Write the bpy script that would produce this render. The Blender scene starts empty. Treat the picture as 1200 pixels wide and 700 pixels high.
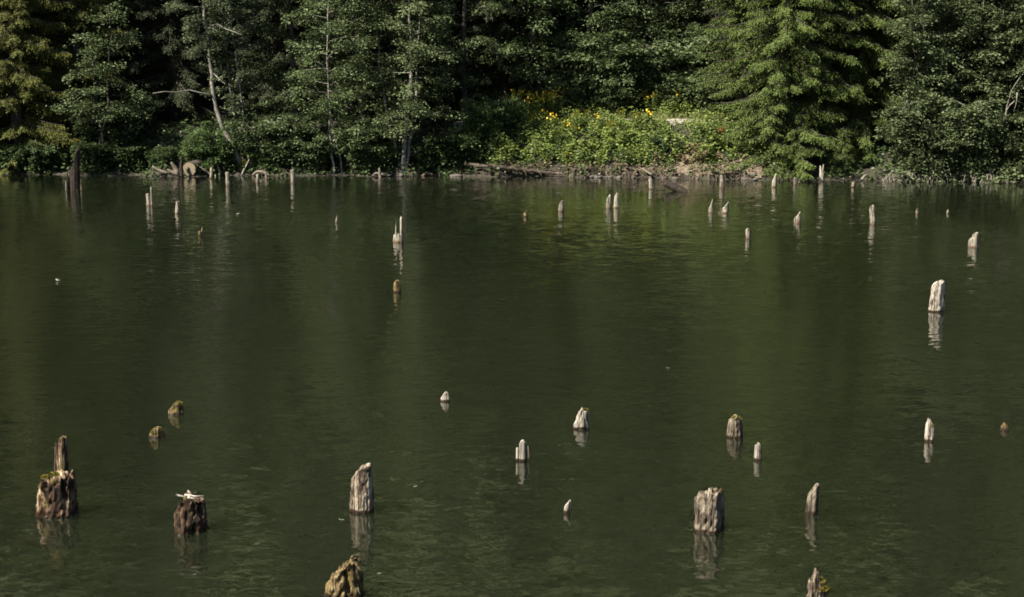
import bpy, math, random
import numpy as np
from mathutils import Vector, noise as mnoise

R = math.radians
sc = bpy.context.scene
C = sc.collection

# ------------------------------------------------------------------ camera
F, HOR, CAMZ = 1800.0, 60.0, 5.9          # focal length and horizon row in photo pixels (1200 x 700), eye height
PITCH = math.atan((350 - HOR) / F)
cam_d = bpy.data.cameras.new('camera')
cam_d.sensor_width = 36
cam_d.lens = 36 * F / 1200
cam_d.clip_end = 2000
cam = bpy.data.objects.new('camera', cam_d)
C.objects.link(cam)
cam.location = (0, 0, CAMZ)
cam.rotation_euler = (math.pi / 2 - PITCH, 0, 0)
cam_d.dof.use_dof = True
cam_d.dof.focus_distance = 27
cam_d.dof.aperture_fstop = 2.2
sc.camera = cam

# ------------------------------------------------------------------ sky, sun, exposure
SUN_EL, SUN_AZ = R(46), R(-125)            # azimuth clockwise from +Y: behind the camera, to the left
world = bpy.data.worlds.new('World')
sc.world = world
world.use_nodes = True
wn = world.node_tree.nodes
bg = wn['Background']
sky = wn.new('ShaderNodeTexSky')
sky.sky_type = 'NISHITA'
sky.sun_disc = False
sky.sun_elevation = SUN_EL
sky.sun_rotation = SUN_AZ
world.node_tree.links.new(sky.outputs[0], bg.inputs[0])
bg.inputs[1].default_value = 0.055
sd = bpy.data.lights.new('sun', 'SUN')
sd.energy = 5.0
sd.angle = R(0.5)
sd.color = (1.0, 0.93, 0.82)
sun = bpy.data.objects.new('sun', sd)
C.objects.link(sun)
to_sun = Vector((math.sin(SUN_AZ) * math.cos(SUN_EL), math.cos(SUN_AZ) * math.cos(SUN_EL), math.sin(SUN_EL)))
sun.rotation_euler = (-to_sun).to_track_quat('-Z', 'Y').to_euler()
sun.location = (0, 0, 60)
sc.view_settings.view_transform = 'Standard'
sc.view_settings.look = 'None'
sc.view_settings.gamma = 1
sc.view_settings.exposure = 1.32
sc.view_settings.use_curve_mapping = False
sc.cycles.max_bounces = 6
sc.cycles.diffuse_bounces = 2
sc.cycles.glossy_bounces = 2
sc.cycles.transmission_bounces = 3
sc.cycles.caustics_reflective = False
sc.cycles.caustics_refractive = False

# ------------------------------------------------------------------ pixel helpers
def ray(x, y):
    cx, cy = (x - 600) / F, (350 - y) / F
    c, s = math.cos(PITCH), math.sin(PITCH)
    return Vector((cx, c + cy * s, -s + cy * c))

def on_water(x, y, z=0.0):
    d = ray(x, y)
    t = (z - CAMZ) / d.z
    return Vector((d.x * t, d.y * t, z)), t          # t is metres per F pixels

def at_depth(x, y, Y):
    d = ray(x, y)
    t = Y / d.y
    return Vector((d.x * t, Y, CAMZ + d.z * t))

# ------------------------------------------------------------------ mesh helpers
def make_mesh(name, verts, faces_list, mat, smooth=False):
    """faces_list: arrays of shape (n,3) or (n,4)"""
    me = bpy.data.meshes.new(name)
    verts = np.asarray(verts, dtype=np.float32)
    faces_list = [np.asarray(f, dtype=np.int32) for f in faces_list if len(f)]
    nl = sum(f.size for f in faces_list)
    nf = sum(len(f) for f in faces_list)
    me.vertices.add(len(verts))
    me.vertices.foreach_set('co', verts.ravel())
    me.loops.add(nl)
    me.polygons.add(nf)
    me.loops.foreach_set('vertex_index', np.concatenate([f.ravel() for f in faces_list]))
    tot = np.concatenate([np.full(len(f), f.shape[1], dtype=np.int32) for f in faces_list])
    start = np.concatenate([[0], np.cumsum(tot)[:-1]]).astype(np.int32)
    me.polygons.foreach_set('loop_start', start)
    me.polygons.foreach_set('loop_total', tot)
    if smooth:
        me.polygons.foreach_set('use_smooth', np.ones(nf, dtype=bool))
    me.update(calc_edges=True)
    if mat:
        me.materials.append(mat)
    return me

class Geo:
    def __init__(self):
        self.v, self.q, self.t, self.n = [], [], [], 0
    def add(self, v, q=None, t=None):
        v = np.asarray(v, dtype=float).reshape(-1, 3)
        self.v.append(v)
        if q is not None and len(q):
            self.q.append(np.asarray(q) + self.n)
        if t is not None and len(t):
            self.t.append(np.asarray(t) + self.n)
        self.n += len(v)
    def tube(self, pts, rad, k=6, cap=True, wob=0.0, rng=None):
        pts = np.asarray(pts, dtype=float)
        n = len(pts)
        tan = np.gradient(pts, axis=0)
        tan /= np.linalg.norm(tan, axis=1)[:, None] + 1e-9
        ref = np.array([0.0, 1.0, 0.0]) if abs(tan[0][1]) < 0.8 else np.array([1.0, 0, 0])
        a = np.cross(tan, ref)
        a /= np.linalg.norm(a, axis=1)[:, None] + 1e-9
        b = np.cross(tan, a)
        th = np.arange(k) * 2 * np.pi / k
        rad = np.broadcast_to(np.asarray(rad, dtype=float), (n,))
        rr = rad[:, None] * np.ones((n, k))
        if wob and rng is not None:
            rr = rr * (1 + wob * rng.normal(size=(n, k)))
        v = pts[:, None, :] + rr[:, :, None] * (np.cos(th)[None, :, None] * a[:, None, :] + np.sin(th)[None, :, None] * b[:, None, :])
        q = []
        for i in range(n - 1):
            for j in range(k):
                q.append((i * k + j, i * k + (j + 1) % k, (i + 1) * k + (j + 1) % k, (i + 1) * k + j))
        t = []
        v = v.reshape(-1, 3)
        if cap:
            v = np.vstack([v, pts[-1:], pts[:1]])
            for j in range(k):
                t.append(((n - 1) * k + j, (n - 1) * k + (j + 1) % k, n * k))
                t.append(((j + 1) % k, j, n * k + 1))
        self.add(v, q, t)
    def leaves(self, P, T, N, L, W, fold=0.12):
        P, T, N = (np.asarray(a, dtype=float) for a in (P, T, N))
        n = len(P)
        if n == 0:
            return
        T = T / (np.linalg.norm(T, axis=1)[:, None] + 1e-9)
        S = np.cross(T, N)
        S /= np.linalg.norm(S, axis=1)[:, None] + 1e-9
        N2 = np.cross(S, T)
        L = np.broadcast_to(np.asarray(L, dtype=float), (n,))[:, None]
        W = np.broadcast_to(np.asarray(W, dtype=float), (n,))[:, None]
        v = np.stack([P, P + T * L * .5 + S * W * .5 + N2 * W * fold, P + T * L, P + T * L * .5 - S * W * .5 + N2 * W * fold], axis=1)
        self.add(v.reshape(-1, 3), np.arange(4 * n).reshape(n, 4))
    def mesh(self, name, mat, smooth=False):
        v = np.vstack(self.v)
        fl = []
        if self.q:
            fl.append(np.vstack(self.q))
        if self.t:
            fl.append(np.vstack(self.t))
        return make_mesh(name, v, fl, mat, smooth)

def obj(name, me, parent=None, loc=(0, 0, 0), rot=(0, 0, 0), scale=(1, 1, 1)):
    o = bpy.data.objects.new(name, me)
    C.objects.link(o)
    o.location, o.rotation_euler, o.scale = loc, rot, scale
    if parent:
        o.parent = parent
    return o

def tag(o, label=None, cat=None, group=None, kind=None):
    if label: o['label'] = label
    if cat: o['category'] = cat
    if group: o['group'] = group
    if kind: o['kind'] = kind
    return o

def sstep(a, b, x):
    t = np.clip((np.asarray(x, dtype=float) - a) / (b - a), 0, 1)
    return t * t * (3 - 2 * t)

# ------------------------------------------------------------------ materials
def new_mat(name):
    m = bpy.data.materials.new(name)
    m.use_nodes = True
    nt = m.node_tree
    return m, nt, nt.nodes, nt.links, nt.nodes['Principled BSDF']

def ramp(nodes, stops):
    r = nodes.new('ShaderNodeValToRGB')
    el = r.color_ramp.elements
    while len(el) > 1:
        el.remove(el[-1])
    el[0].position, el[0].color = stops[0][0], (*stops[0][1], 1)
    for p, c in stops[1:]:
        e = el.new(p)
        e.color = (*c, 1)
    return r

def noise_node(nodes, links, coord, scale, detail=3, rough=.55, vec_scale=None):
    n = nodes.new('ShaderNodeTexNoise')
    n.inputs['Scale'].default_value = scale
    n.inputs['Detail'].default_value = detail
    n.inputs['Roughness'].default_value = rough
    if vec_scale:
        mp = nodes.new('ShaderNodeMapping')
        mp.inputs['Scale'].default_value = vec_scale
        links.new(coord, mp.inputs[0])
        links.new(mp.outputs[0], n.inputs['Vector'])
    else:
        links.new(coord, n.inputs['Vector'])
    return n

def leaf_mat(name, dark, mid, light, transl=.28, rough=.5, spec=.22, bright=1.0):
    m, nt, N, L, b = new_mat(name)
    geo = N.new('ShaderNodeNewGeometry')
    tc = N.new('ShaderNodeTexCoord')
    nz = noise_node(N, L, tc.outputs['Object'], .9, 2)
    mx = N.new('ShaderNodeMath'); mx.operation = 'MULTIPLY_ADD'
    L.new(geo.outputs['Random Per Island'], mx.inputs[0]); mx.inputs[1].default_value = .55
    n2 = N.new('ShaderNodeMath'); n2.operation = 'MULTIPLY'; n2.inputs[1].default_value = .5
    L.new(nz.outputs[0], n2.inputs[0]); L.new(n2.outputs[0], mx.inputs[2])
    r = ramp(N, [(.15, dark), (.5, mid), (.92, light)])
    L.new(mx.outputs[0], r.inputs[0])
    oi = N.new('ShaderNodeObjectInfo')
    hs = N.new('ShaderNodeHueSaturation')
    mr = N.new('ShaderNodeMapRange'); mr.inputs[3].default_value = .8 * bright; mr.inputs[4].default_value = 1.15 * bright
    L.new(oi.outputs['Random'], mr.inputs[0]); L.new(mr.outputs[0], hs.inputs['Value'])
    L.new(r.outputs[0], hs.inputs['Color'])
    L.new(hs.outputs[0], b.inputs['Base Color'])
    b.inputs['Roughness'].default_value = rough
    b.inputs['Specular IOR Level'].default_value = spec
    tr = N.new('ShaderNodeBsdfTranslucent')
    L.new(hs.outputs[0], tr.inputs[0])
    ms = N.new('ShaderNodeMixShader'); ms.inputs[0].default_value = transl
    L.new(b.outputs[0], ms.inputs[1]); L.new(tr.outputs[0], ms.inputs[2])
    L.new(ms.outputs[0], N['Material Output'].inputs[0])
    return m

M = {}
M['alder'] = leaf_mat('alder_leaf', (0.036, 0.056, 0.021), (0.092, 0.128, 0.05), (0.165, 0.2, 0.092))
M['birch'] = leaf_mat('birch_leaf', (0.052, 0.072, 0.034), (0.1, 0.124, 0.064), (0.155, 0.182, 0.1))
M['willow'] = leaf_mat('willow_leaf', (0.042, 0.06, 0.026), (0.096, 0.126, 0.052), (0.165, 0.192, 0.094))
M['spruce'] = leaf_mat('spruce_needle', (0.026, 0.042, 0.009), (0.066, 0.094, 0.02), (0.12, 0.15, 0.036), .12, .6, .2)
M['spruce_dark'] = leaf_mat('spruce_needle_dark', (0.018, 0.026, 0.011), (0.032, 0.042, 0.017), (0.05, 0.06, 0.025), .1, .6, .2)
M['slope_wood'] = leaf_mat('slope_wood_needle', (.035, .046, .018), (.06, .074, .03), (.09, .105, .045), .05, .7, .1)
M['spruce_yellow'] = leaf_mat('spruce_needle_yellow', (0.036, 0.044, 0.01), (0.08, 0.088, 0.018), (0.13, 0.13, 0.03), .12, .6, .2)
M['bush'] = leaf_mat('bush_leaf', (.04, .068, .022), (.08, .125, .04), (.135, .19, .065), .3)
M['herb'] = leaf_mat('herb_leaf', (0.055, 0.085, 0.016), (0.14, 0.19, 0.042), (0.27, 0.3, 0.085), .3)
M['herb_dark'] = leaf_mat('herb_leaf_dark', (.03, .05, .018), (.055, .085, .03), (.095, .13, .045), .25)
M['herb_yellow'] = leaf_mat('herb_leaf_yellow', (.12, .14, .02), (.2, .21, .03), (.28, .27, .05), .3)
M['grass'] = leaf_mat('grass_blade', (.09, .11, .035), (.16, .18, .06), (.25, .25, .10), .3)
M['dry'] = leaf_mat('dry_leaf', (.07, .05, .028), (.16, .12, .07), (.28, .225, .14), .15)
M['rust'] = leaf_mat('rusty_leaf', (.09, .03, .012), (.17, .065, .025), (.24, .11, .045), .2)
M['moss'] = leaf_mat('moss', (.06, .055, .012), (.15, .13, .025), (.25, .21, .05), .1, .8, .1)
M['petal'] = leaf_mat('yellow_petal', (.45, .30, .01), (.60, .42, .02), (.68, .52, .05), .2)
M['pale_leaf'] = leaf_mat('pale_leaf', (.15, .14, .1), (.24, .22, .17), (.32, .3, .24), .1)

def wood_mat(name, stops, grain=(19, 19, 1.7), scale=1.0, wet=None, moss=0.0, bump=.5, bdist=.02, rough=.85, cracks=False):
    """stops: colour ramp over the grain. wet: (height, colour) tide stain. moss: share covered by moss."""
    m, nt, N, L, b = new_mat(name)
    tc = N.new('ShaderNodeTexCoord')
    oi = N.new('ShaderNodeObjectInfo')
    add = N.new('ShaderNodeVectorMath'); add.operation = 'MULTIPLY_ADD'
    cb = N.new('ShaderNodeCombineXYZ')
    mu = N.new('ShaderNodeMath'); mu.operation = 'MULTIPLY'; mu.inputs[1].default_value = 37
    L.new(oi.outputs['Random'], mu.inputs[0])
    for k in range(3):
        L.new(mu.outputs[0], cb.inputs[k])
    add.inputs[1].default_value = (1, 1, 1)
    L.new(tc.outputs['Object'], add.inputs[0]); L.new(cb.outputs[0], add.inputs[2])
    v = add.outputs[0]
    g = noise_node(N, L, v, scale, 5, .65, grain)
    blotch = noise_node(N, L, v, 5, 3, .6)
    mx = N.new('ShaderNodeMix'); mx.inputs[0].default_value = .38
    L.new(g.outputs[0], mx.inputs[2]); L.new(blotch.outputs[0], mx.inputs[3])
    r = ramp(N, stops)
    L.new(mx.outputs[0], r.inputs[0])
    col = r.outputs[0]
    if cracks:
        ck = noise_node(N, L, v, 1.0, 3, .6, (grain[0] * 2.3, grain[1] * 2.3, grain[2] * .55))
        cr = N.new('ShaderNodeMapRange'); cr.inputs[1].default_value = .40; cr.inputs[2].default_value = .50; cr.inputs[3].default_value = .22; cr.inputs[4].default_value = 1
        L.new(ck.outputs[0], cr.inputs[0])
        tn = N.new('ShaderNodeMapRange'); tn.inputs[3].default_value = .72; tn.inputs[4].default_value = 1.12
        L.new(oi.outputs['Random'], tn.inputs[0])
        mlt = N.new('ShaderNodeMath'); mlt.operation = 'MULTIPLY'; L.new(cr.outputs[0], mlt.inputs[0]); L.new(tn.outputs[0], mlt.inputs[1])
        vm = N.new('ShaderNodeVectorMath'); vm.operation = 'SCALE'; L.new(col, vm.inputs[0]); L.new(mlt.outputs[0], vm.inputs['Scale'])
        col = vm.outputs[0]
    sep = N.new('ShaderNodeSeparateXYZ'); L.new(tc.outputs['Object'], sep.inputs[0])
    if moss:
        mn = noise_node(N, L, v, 7, 3, .6)
        mr = N.new('ShaderNodeMapRange'); mr.inputs[1].default_value = .62 - moss * .3; mr.inputs[2].default_value = .70 - moss * .3
        L.new(mn.outputs[0], mr.inputs[0])
        mm = N.new('ShaderNodeMix'); mm.data_type = 'RGBA'
        L.new(mr.outputs[0], mm.inputs[0]); L.new(col, mm.inputs[6]); mm.inputs[7].default_value = (.13, .105, .03, 1)
        col = mm.outputs[2]
    if wet:
        wn_ = noise_node(N, L, v, 9, 2)
        ma = N.new('ShaderNodeMath'); ma.operation = 'MULTIPLY_ADD'; ma.inputs[1].default_value = -wet[0] * 1.2
        L.new(wn_.outputs[0], ma.inputs[0]); L.new(sep.outputs[2], ma.inputs[2])
        mr = N.new('ShaderNodeMapRange'); mr.inputs[1].default_value = wet[0] * .1; mr.inputs[2].default_value = wet[0] * .75
        mr.inputs[3].default_value = 1; mr.inputs[4].default_value = 0
        L.new(ma.outputs[0], mr.inputs[0])
        mm = N.new('ShaderNodeMix'); mm.data_type = 'RGBA'
        L.new(mr.outputs[0], mm.inputs[0]); L.new(col, mm.inputs[6]); mm.inputs[7].default_value = (*wet[1], 1)
        col = mm.outputs[2]
        rr = N.new('ShaderNodeMapRange'); rr.inputs[3].default_value = rough; rr.inputs[4].default_value = .35
        L.new(mr.outputs[0], rr.inputs[0]); L.new(rr.outputs[0], b.inputs['Roughness'])
    else:
        b.inputs['Roughness'].default_value = rough
    L.new(col, b.inputs['Base Color'])
    b.inputs['Specular IOR Level'].default_value = .2
    bp = N.new('ShaderNodeBump'); bp.inputs['Strength'].default_value = bump; bp.inputs['Distance'].default_value = bdist
    L.new(mx.outputs[0], bp.inputs['Height']); L.new(bp.outputs[0], b.inputs['Normal'])
    return m

RED = (.028, .018, .010)
M['bleached'] = wood_mat('bleached_wood', [(0.38, (0.0296, 0.0222, 0.0153)), (0.455, (0.1953, 0.1648, 0.1273)), (0.52, (0.3417, 0.3053, 0.247)), (0.62, (0.4556, 0.4179, 0.3444))], wet=(.035, RED), bump=.8, bdist=.03, cracks=True)
M['grey_wood'] = wood_mat('grey_wood', [(0.38, (0.0133, 0.0086, 0.0053)), (0.45, (0.0871, 0.0663, 0.0461)), (0.52, (0.209, 0.17, 0.1222)), (0.63, (0.3486, 0.2985, 0.2167))], wet=(.04, RED), bump=.9, bdist=.035, cracks=True)
M['rotten'] = wood_mat('rotten_wood', [(0.4, (0.0194, 0.012, 0.0071)), (0.47, (0.0645, 0.0375, 0.0214)), (0.54, (0.1774, 0.1107, 0.0643)), (0.6, (0.3871, 0.3067, 0.1929)), (0.66, (0.6774, 0.5963, 0.3857))], wet=(.05, (.032, .018, .009)), moss=.12, bump=.9, bdist=.035, cracks=True)
M['mossy'] = wood_mat('mossy_wood', [(0.38, (0.0237, 0.0142, 0.0066)), (0.46, (0.0968, 0.0661, 0.0279)), (0.54, (0.2151, 0.1575, 0.0698)), (0.65, (0.4087, 0.325, 0.1724))], wet=(.04, RED), moss=.15, bump=.9, bdist=.03, cracks=True)
M['black_wood'] = wood_mat('dark_wood', [(.3, (.008, .006, .005)), (.5, (.022, .016, .012)), (.75, (.06, .045, .035))], moss=.05)
M['far_wood'] = wood_mat('far_bleached_wood', [(0.36, (0.0675, 0.055, 0.0371)), (0.46, (0.2108, 0.1874, 0.137)), (0.56, (0.3205, 0.2915, 0.2222)), (0.68, (0.4217, 0.3916, 0.3036))], wet=(.05, (.12, .08, .05)), grain=(12, 12, 2), cracks=True)
M['bark'] = wood_mat('brown_bark', [(.3, (.02, .016, .012)), (.5, (.06, .05, .04)), (.75, (.13, .115, .095))], grain=(12, 12, 3))
M['bark_pale'] = wood_mat('pale_bark', [(0.3, (0.0406, 0.0354, 0.0284)), (0.44, (0.1299, 0.1181, 0.0971)), (0.58, (0.2435, 0.2244, 0.1904)), (0.75, (0.341, 0.3149, 0.2688))], grain=(4, 4, 7))
M['driftwood'] = wood_mat('driftwood', [(0.3, (0.0496, 0.0369, 0.0254)), (0.5, (0.1364, 0.1129, 0.0845)), (0.75, (0.2149, 0.1911, 0.1521))], grain=(9, 9, 3))
M['log_wood'] = wood_mat('log_wood', [(0.38, (0.0165, 0.0123, 0.0086)), (0.5, (0.055, 0.0427, 0.0304)), (0.64, (0.132, 0.1067, 0.081))], grain=(3, 14, 14))
M['root'] = wood_mat('root_wood', [(0.3, (0.0615, 0.0418, 0.0283)), (0.5, (0.1476, 0.1074, 0.0764)), (0.75, (0.2583, 0.2028, 0.1528))], grain=(9, 9, 3))
M['root_pale'] = wood_mat('pale_root', [(0.3, (0.0885, 0.0786, 0.061)), (0.5, (0.2065, 0.1859, 0.1492)), (0.75, (0.3244, 0.3003, 0.251))], grain=(9, 9, 3))
M['stone'] = wood_mat('stone', [(0.3, (0.0434, 0.0379, 0.0319)), (0.5, (0.0955, 0.0842, 0.0699)), (0.75, (0.1562, 0.1389, 0.1158))], grain=(6, 6, 6))

# sawn end of a log: rings round the object's Y axis
m, nt, N, L, b = new_mat('sawn_end')
tc = N.new('ShaderNodeTexCoord'); mp = N.new('ShaderNodeMapping'); mp.inputs['Scale'].default_value = (1, .001, 1)
L.new(tc.outputs['Object'], mp.inputs[0])
wv = N.new('ShaderNodeTexWave'); wv.wave_type = 'RINGS'; wv.rings_direction = 'SPHERICAL'; wv.inputs['Scale'].default_value = 9; wv.inputs['Distortion'].default_value = 2.5
L.new(mp.outputs[0], wv.inputs[0])
r = ramp(N, [(0, (.13, .095, .055)), (.5, (.21, .165, .105)), (1, (.27, .215, .145))]); L.new(wv.outputs[0], r.inputs[0])
L.new(r.outputs[0], b.inputs['Base Color']); b.inputs['Roughness'].default_value = .9
M['sawn'] = m

# ground
m, nt, N, L, b = new_mat('forest_soil')
tc = N.new('ShaderNodeTexCoord')
n1 = noise_node(N, L, tc.outputs['Object'], 1.6, 6, .7)
r = ramp(N, [(.3, (.014, .011, .008)), (.5, (.035, .027, .018)), (.62, (.035, .038, .018)), (.78, (.09, .068, .05))])
L.new(n1.outputs[0], r.inputs[0]); L.new(r.outputs[0], b.inputs['Base Color']); b.inputs['Roughness'].default_value = .95
bp = N.new('ShaderNodeBump'); bp.inputs['Distance'].default_value = .15; L.new(n1.outputs[0], bp.inputs['Height']); L.new(bp.outputs[0], b.inputs['Normal'])
M['soil'] = m
m, nt, N, L, b = new_mat('path_gravel')
tc = N.new('ShaderNodeTexCoord')
n1 = noise_node(N, L, tc.outputs['Object'], 9, 5, .7)
r = ramp(N, [(.3, (.2, .18, .14)), (.7, (.36, .33, .28))])
L.new(n1.outputs[0], r.inputs[0]); L.new(r.outputs[0], b.inputs['Base Color']); b.inputs['Roughness'].default_value = .95
M['gravel'] = m

# water: murky green body under a rippled, mirror-like surface
m, nt, N, L, b = new_mat('lake_water')
tc = N.new('ShaderNodeTexCoord')
co = tc.outputs['Object']
patch = noise_node(N, L, co, .11, 2, .5, (1.2, .55, 1))
pr = N.new('ShaderNodeMapRange'); pr.inputs[1].default_value = .36; pr.inputs[2].default_value = .66; pr.inputs[3].default_value = .6; pr.inputs[4].default_value = 1.3
L.new(patch.outputs[0], pr.inputs[0])
# wavelet slopes straight from noise, so that they stay crisp at a grazing view
slope = None
for scl, det, amp, st in ((3.3, 1.0, .15, (.65, 1.15, 1)), (10.0, 1.5, .17, (.75, 1.2, 1))):
    tex = noise_node(N, L, co, scl, det, .5, st)
    sb = N.new('ShaderNodeVectorMath'); sb.operation = 'SUBTRACT'; sb.inputs[1].default_value = (.5, .5, .5)
    L.new(tex.outputs['Color'], sb.inputs[0])
    ml = N.new('ShaderNodeVectorMath'); ml.operation = 'MULTIPLY'; ml.inputs[1].default_value = (amp, amp, 0)
    L.new(sb.outputs[0], ml.inputs[0])
    if slope:
        ad = N.new('ShaderNodeVectorMath'); ad.operation = 'ADD'
        L.new(slope.outputs[0], ad.inputs[0]); L.new(ml.outputs[0], ad.inputs[1])
        slope = ad
    else:
        slope = ml
sv = N.new('ShaderNodeVectorMath'); sv.operation = 'SCALE'; L.new(slope.outputs[0], sv.inputs[0]); L.new(pr.outputs[0], sv.inputs['Scale'])
up_ = N.new('ShaderNodeVectorMath'); up_.operation = 'ADD'; up_.inputs[1].default_value = (0, 0, 1); L.new(sv.outputs[0], up_.inputs[0])
prev = N.new('ShaderNodeVectorMath'); prev.operation = 'NORMALIZE'; L.new(up_.outputs[0], prev.inputs[0])
murk = noise_node(N, L, co, .05, 3, .5)
r = ramp(N, [(.3, (.0100, .0130, .0062)), (.7, (.0120, .0153, .0073))])
L.new(murk.outputs[0], r.inputs[0]); L.new(r.outputs[0], b.inputs['Base Color'])
b.inputs['Roughness'].default_value = .015
b.inputs['IOR'].default_value = 1.95
b.inputs['Subsurface Weight'].default_value = 1.0
b.inputs['Subsurface Radius'].default_value = (1, 1, .8)
b.inputs['Subsurface Scale'].default_value = 8.0
L.new(prev.outputs[0], b.inputs['Normal'])
M['water'] = m

# ------------------------------------------------------------------ terrain
shore_px = [(-60, 204.5), (60, 205), (170, 207), (330, 206), (470, 206.5), (560, 207), (640, 207), (720, 208.5), (800, 209.5), (880, 211.5), (960, 211.5), (1050, 212.5), (1130, 214), (1260, 214.5)]
sp = [on_water(x, y)[0] for x, y in shore_px]
SX = np.array([-70, -58, -46, -36] + [p.x for p in sp] + [38, 52, 64, 72], dtype=float)
SY = np.array([5, 26, 46, 62] + [p.y for p in sp] + [66, 52, 34, 10], dtype=float)
def shore(x):
    x = np.asarray(x, dtype=float)
    return np.interp(x, SX, SY) + .25 * np.sin(x * 1.3) + .15 * np.sin(x * 3.1 + 1)
def bankness(x):
    return sstep(-4.5, -1.0, x) * (1 - sstep(11, 14, x))
def ground_z(x, d):
    x = np.asarray(x, dtype=float); d = np.asarray(d, dtype=float)
    zg = np.interp(d, [-6, -.6, -.05, .1, .6, 1.2, 10, 160], [-2.5, -.4, -.02, .03, .14, .4, 3.1, 98])
    zb = np.interp(d, [-6, -.6, -.05, .15, .5, 1.3, 3.4, 4.5, 6.6, 10, 160], [-2.5, -.4, -.02, .2, .42, .75, 1.85, 2.15, 2.5, 3.5, 98])
    B = bankness(x)
    z = zg * (1 - B) + zb * B
    bump = .10 * np.sin(x * 1.9 + d * .7) * np.sin(d * 1.7 + x * .4) + .06 * np.sin(x * 4.3 + 2 * d)
    return z + np.where(d > .5, bump * np.minimum(1, (d - .5)), 0) * (1 - .8 * B * (np.abs(d - 5.5) < 1.2))

gx = np.concatenate([np.arange(-68, -30, 2.0), np.arange(-30, 30, .3), np.arange(30, 71, 2.0)])
gd = np.concatenate([[-6, -2.5, -.8, -.3, -.1, 0, .08, .16, .3, .45], np.arange(.6, 8, .28), np.arange(8, 24, 1.0), np.arange(24, 161, 8)])
XX, DD = np.meshgrid(gx, gd)
ZZ = ground_z(XX, DD)
rs = np.random.default_rng(5)
ZZ = ZZ + np.where((DD > .1) & (DD < 20), rs.normal(size=ZZ.shape) * .035, 0)
V = np.stack([XX, shore(XX) + DD, ZZ], axis=-1).reshape(-1, 3)
nx, nd = len(gx), len(gd)
ii, jj = np.meshgrid(np.arange(nd - 1), np.arange(nx - 1), indexing='ij')
Q = np.stack([ii * nx + jj, ii * nx + jj + 1, (ii + 1) * nx + jj + 1, (ii + 1) * nx + jj], axis=-1).reshape(-1, 4)
tag(obj('ground', make_mesh('ground', V, [Q], M['soil'], True)), kind='structure')
# the bank that the picture was taken from
yy = np.array([-60, -20, -2, 1.5, 3, 5, 7, 9, 11]); zz = np.array([7, 4.6, 4.3, 4.2, 3.6, 2.3, 1.0, 0, -1.0])
xs = np.arange(-70, 71, 5.0)
V = np.array([(x, y + .5 * math.sin(x), z) for y, z in zip(yy, zz) for x in xs])
nx = len(xs)
Q = [(i * nx + j, i * nx + j + 1, (i + 1) * nx + j + 1, (i + 1) * nx + j) for i in range(len(yy) - 1) for j in range(nx - 1)]
tag(obj('near_bank', make_mesh('near_bank', V, [Q], M['soil'], True)), kind='structure')
# lake
V = [(-80, -5, 0), (80, -5, 0), (80, 95, 0), (-80, 95, 0)]
tag(obj('water', make_mesh('water', V, [[(0, 1, 2, 3)]], M['water'])), kind='structure')
# gravel path on the terrace behind the flowering bank
px_ = np.arange(-3, 13.01, .4)
V, Q = [], []
for i, x in enumerate(px_):
    for j, d in enumerate((4.75, 5.4, 6.0, 6.5)):
        w = .12 * math.sin(x * 1.7 + j)
        V.append((x, float(shore(x)) + d + w, float(ground_z(x, d)) + .05))
for i in range(len(px_) - 1):
    for j in range(3):
        Q.append((i * 4 + j, (i + 1) * 4 + j, (i + 1) * 4 + j + 1, i * 4 + j + 1))
tag(obj('path', make_mesh('path', V, [Q], M['gravel'], True)), kind='structure')

ex, ed = np.arange(7.2, 12.0, .2), np.array([.12, .25, .45, .7, 1.0, 1.35, 1.7, 2.0])
re_ = np.random.default_rng(6)
V = [(x, float(shore(x)) + d + re_.normal() * .06, float(ground_z(x, d)) + .03 + re_.random() * .07 - (.12 if k in (0, 7) or x < 7.3 or x > 11.7 else 0)) for x in ex for k, d in enumerate(ed)]
Q = [(i * 8 + j, (i + 1) * 8 + j, (i + 1) * 8 + j + 1, i * 8 + j + 1) for i in range(len(ex) - 1) for j in range(7)]
m, nt, N, L, b = new_mat('eroded_soil')
tc = N.new('ShaderNodeTexCoord')
n1 = noise_node(N, L, tc.outputs['Object'], 5, 5, .7)
r = ramp(N, [(.3, (.05, .036, .022)), (.5, (.13, .10, .066)), (.7, (.22, .18, .125))])
L.new(n1.outputs[0], r.inputs[0]); L.new(r.outputs[0], b.inputs['Base Color']); b.inputs['Roughness'].default_value = .95
tag(obj('eroded_bank', make_mesh('eroded_bank', V, [Q], m)), kind='structure')

# ------------------------------------------------------------------ vegetation generators
def unit(v):
    return v / (np.linalg.norm(v, axis=-1, keepdims=True) + 1e-9)

def spray(g, rng, base, dirn, length, width, n, leaf, droop=.25, flat=.42):
    """a twig with leaves lying loosely in a drooping plane"""
    dirn = dirn / (np.linalg.norm(dirn) + 1e-9)
    side = np.cross(dirn, [0, 0, 1.0]); side /= np.linalg.norm(side) + 1e-9
    up = np.cross(side, dirn)
    s = rng.random(n) ** .8
    w = rng.normal(size=n) * width * .5 * (1 - .45 * s)
    h = rng.normal(size=n) * width * .16
    P = base + dirn * (s * length)[:, None] + side * w[:, None] + up * h[:, None]
    P[:, 2] -= droop * length * s ** 2 + .12 * np.abs(w)
    T = dirn * (.6 + rng.random((n, 1))) + side * np.sign(w)[:, None] * (.4 + rng.random((n, 1))) + rng.normal(size=(n, 3)) * .35
    T[:, 2] -= .45
    Nn = up + rng.normal(size=(n, 3)) * flat
    L = leaf * (.7 + .6 * rng.random(n))
    g.leaves(P, T, Nn, L, L * (.58 + .18 * rng.random(n)))

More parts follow.
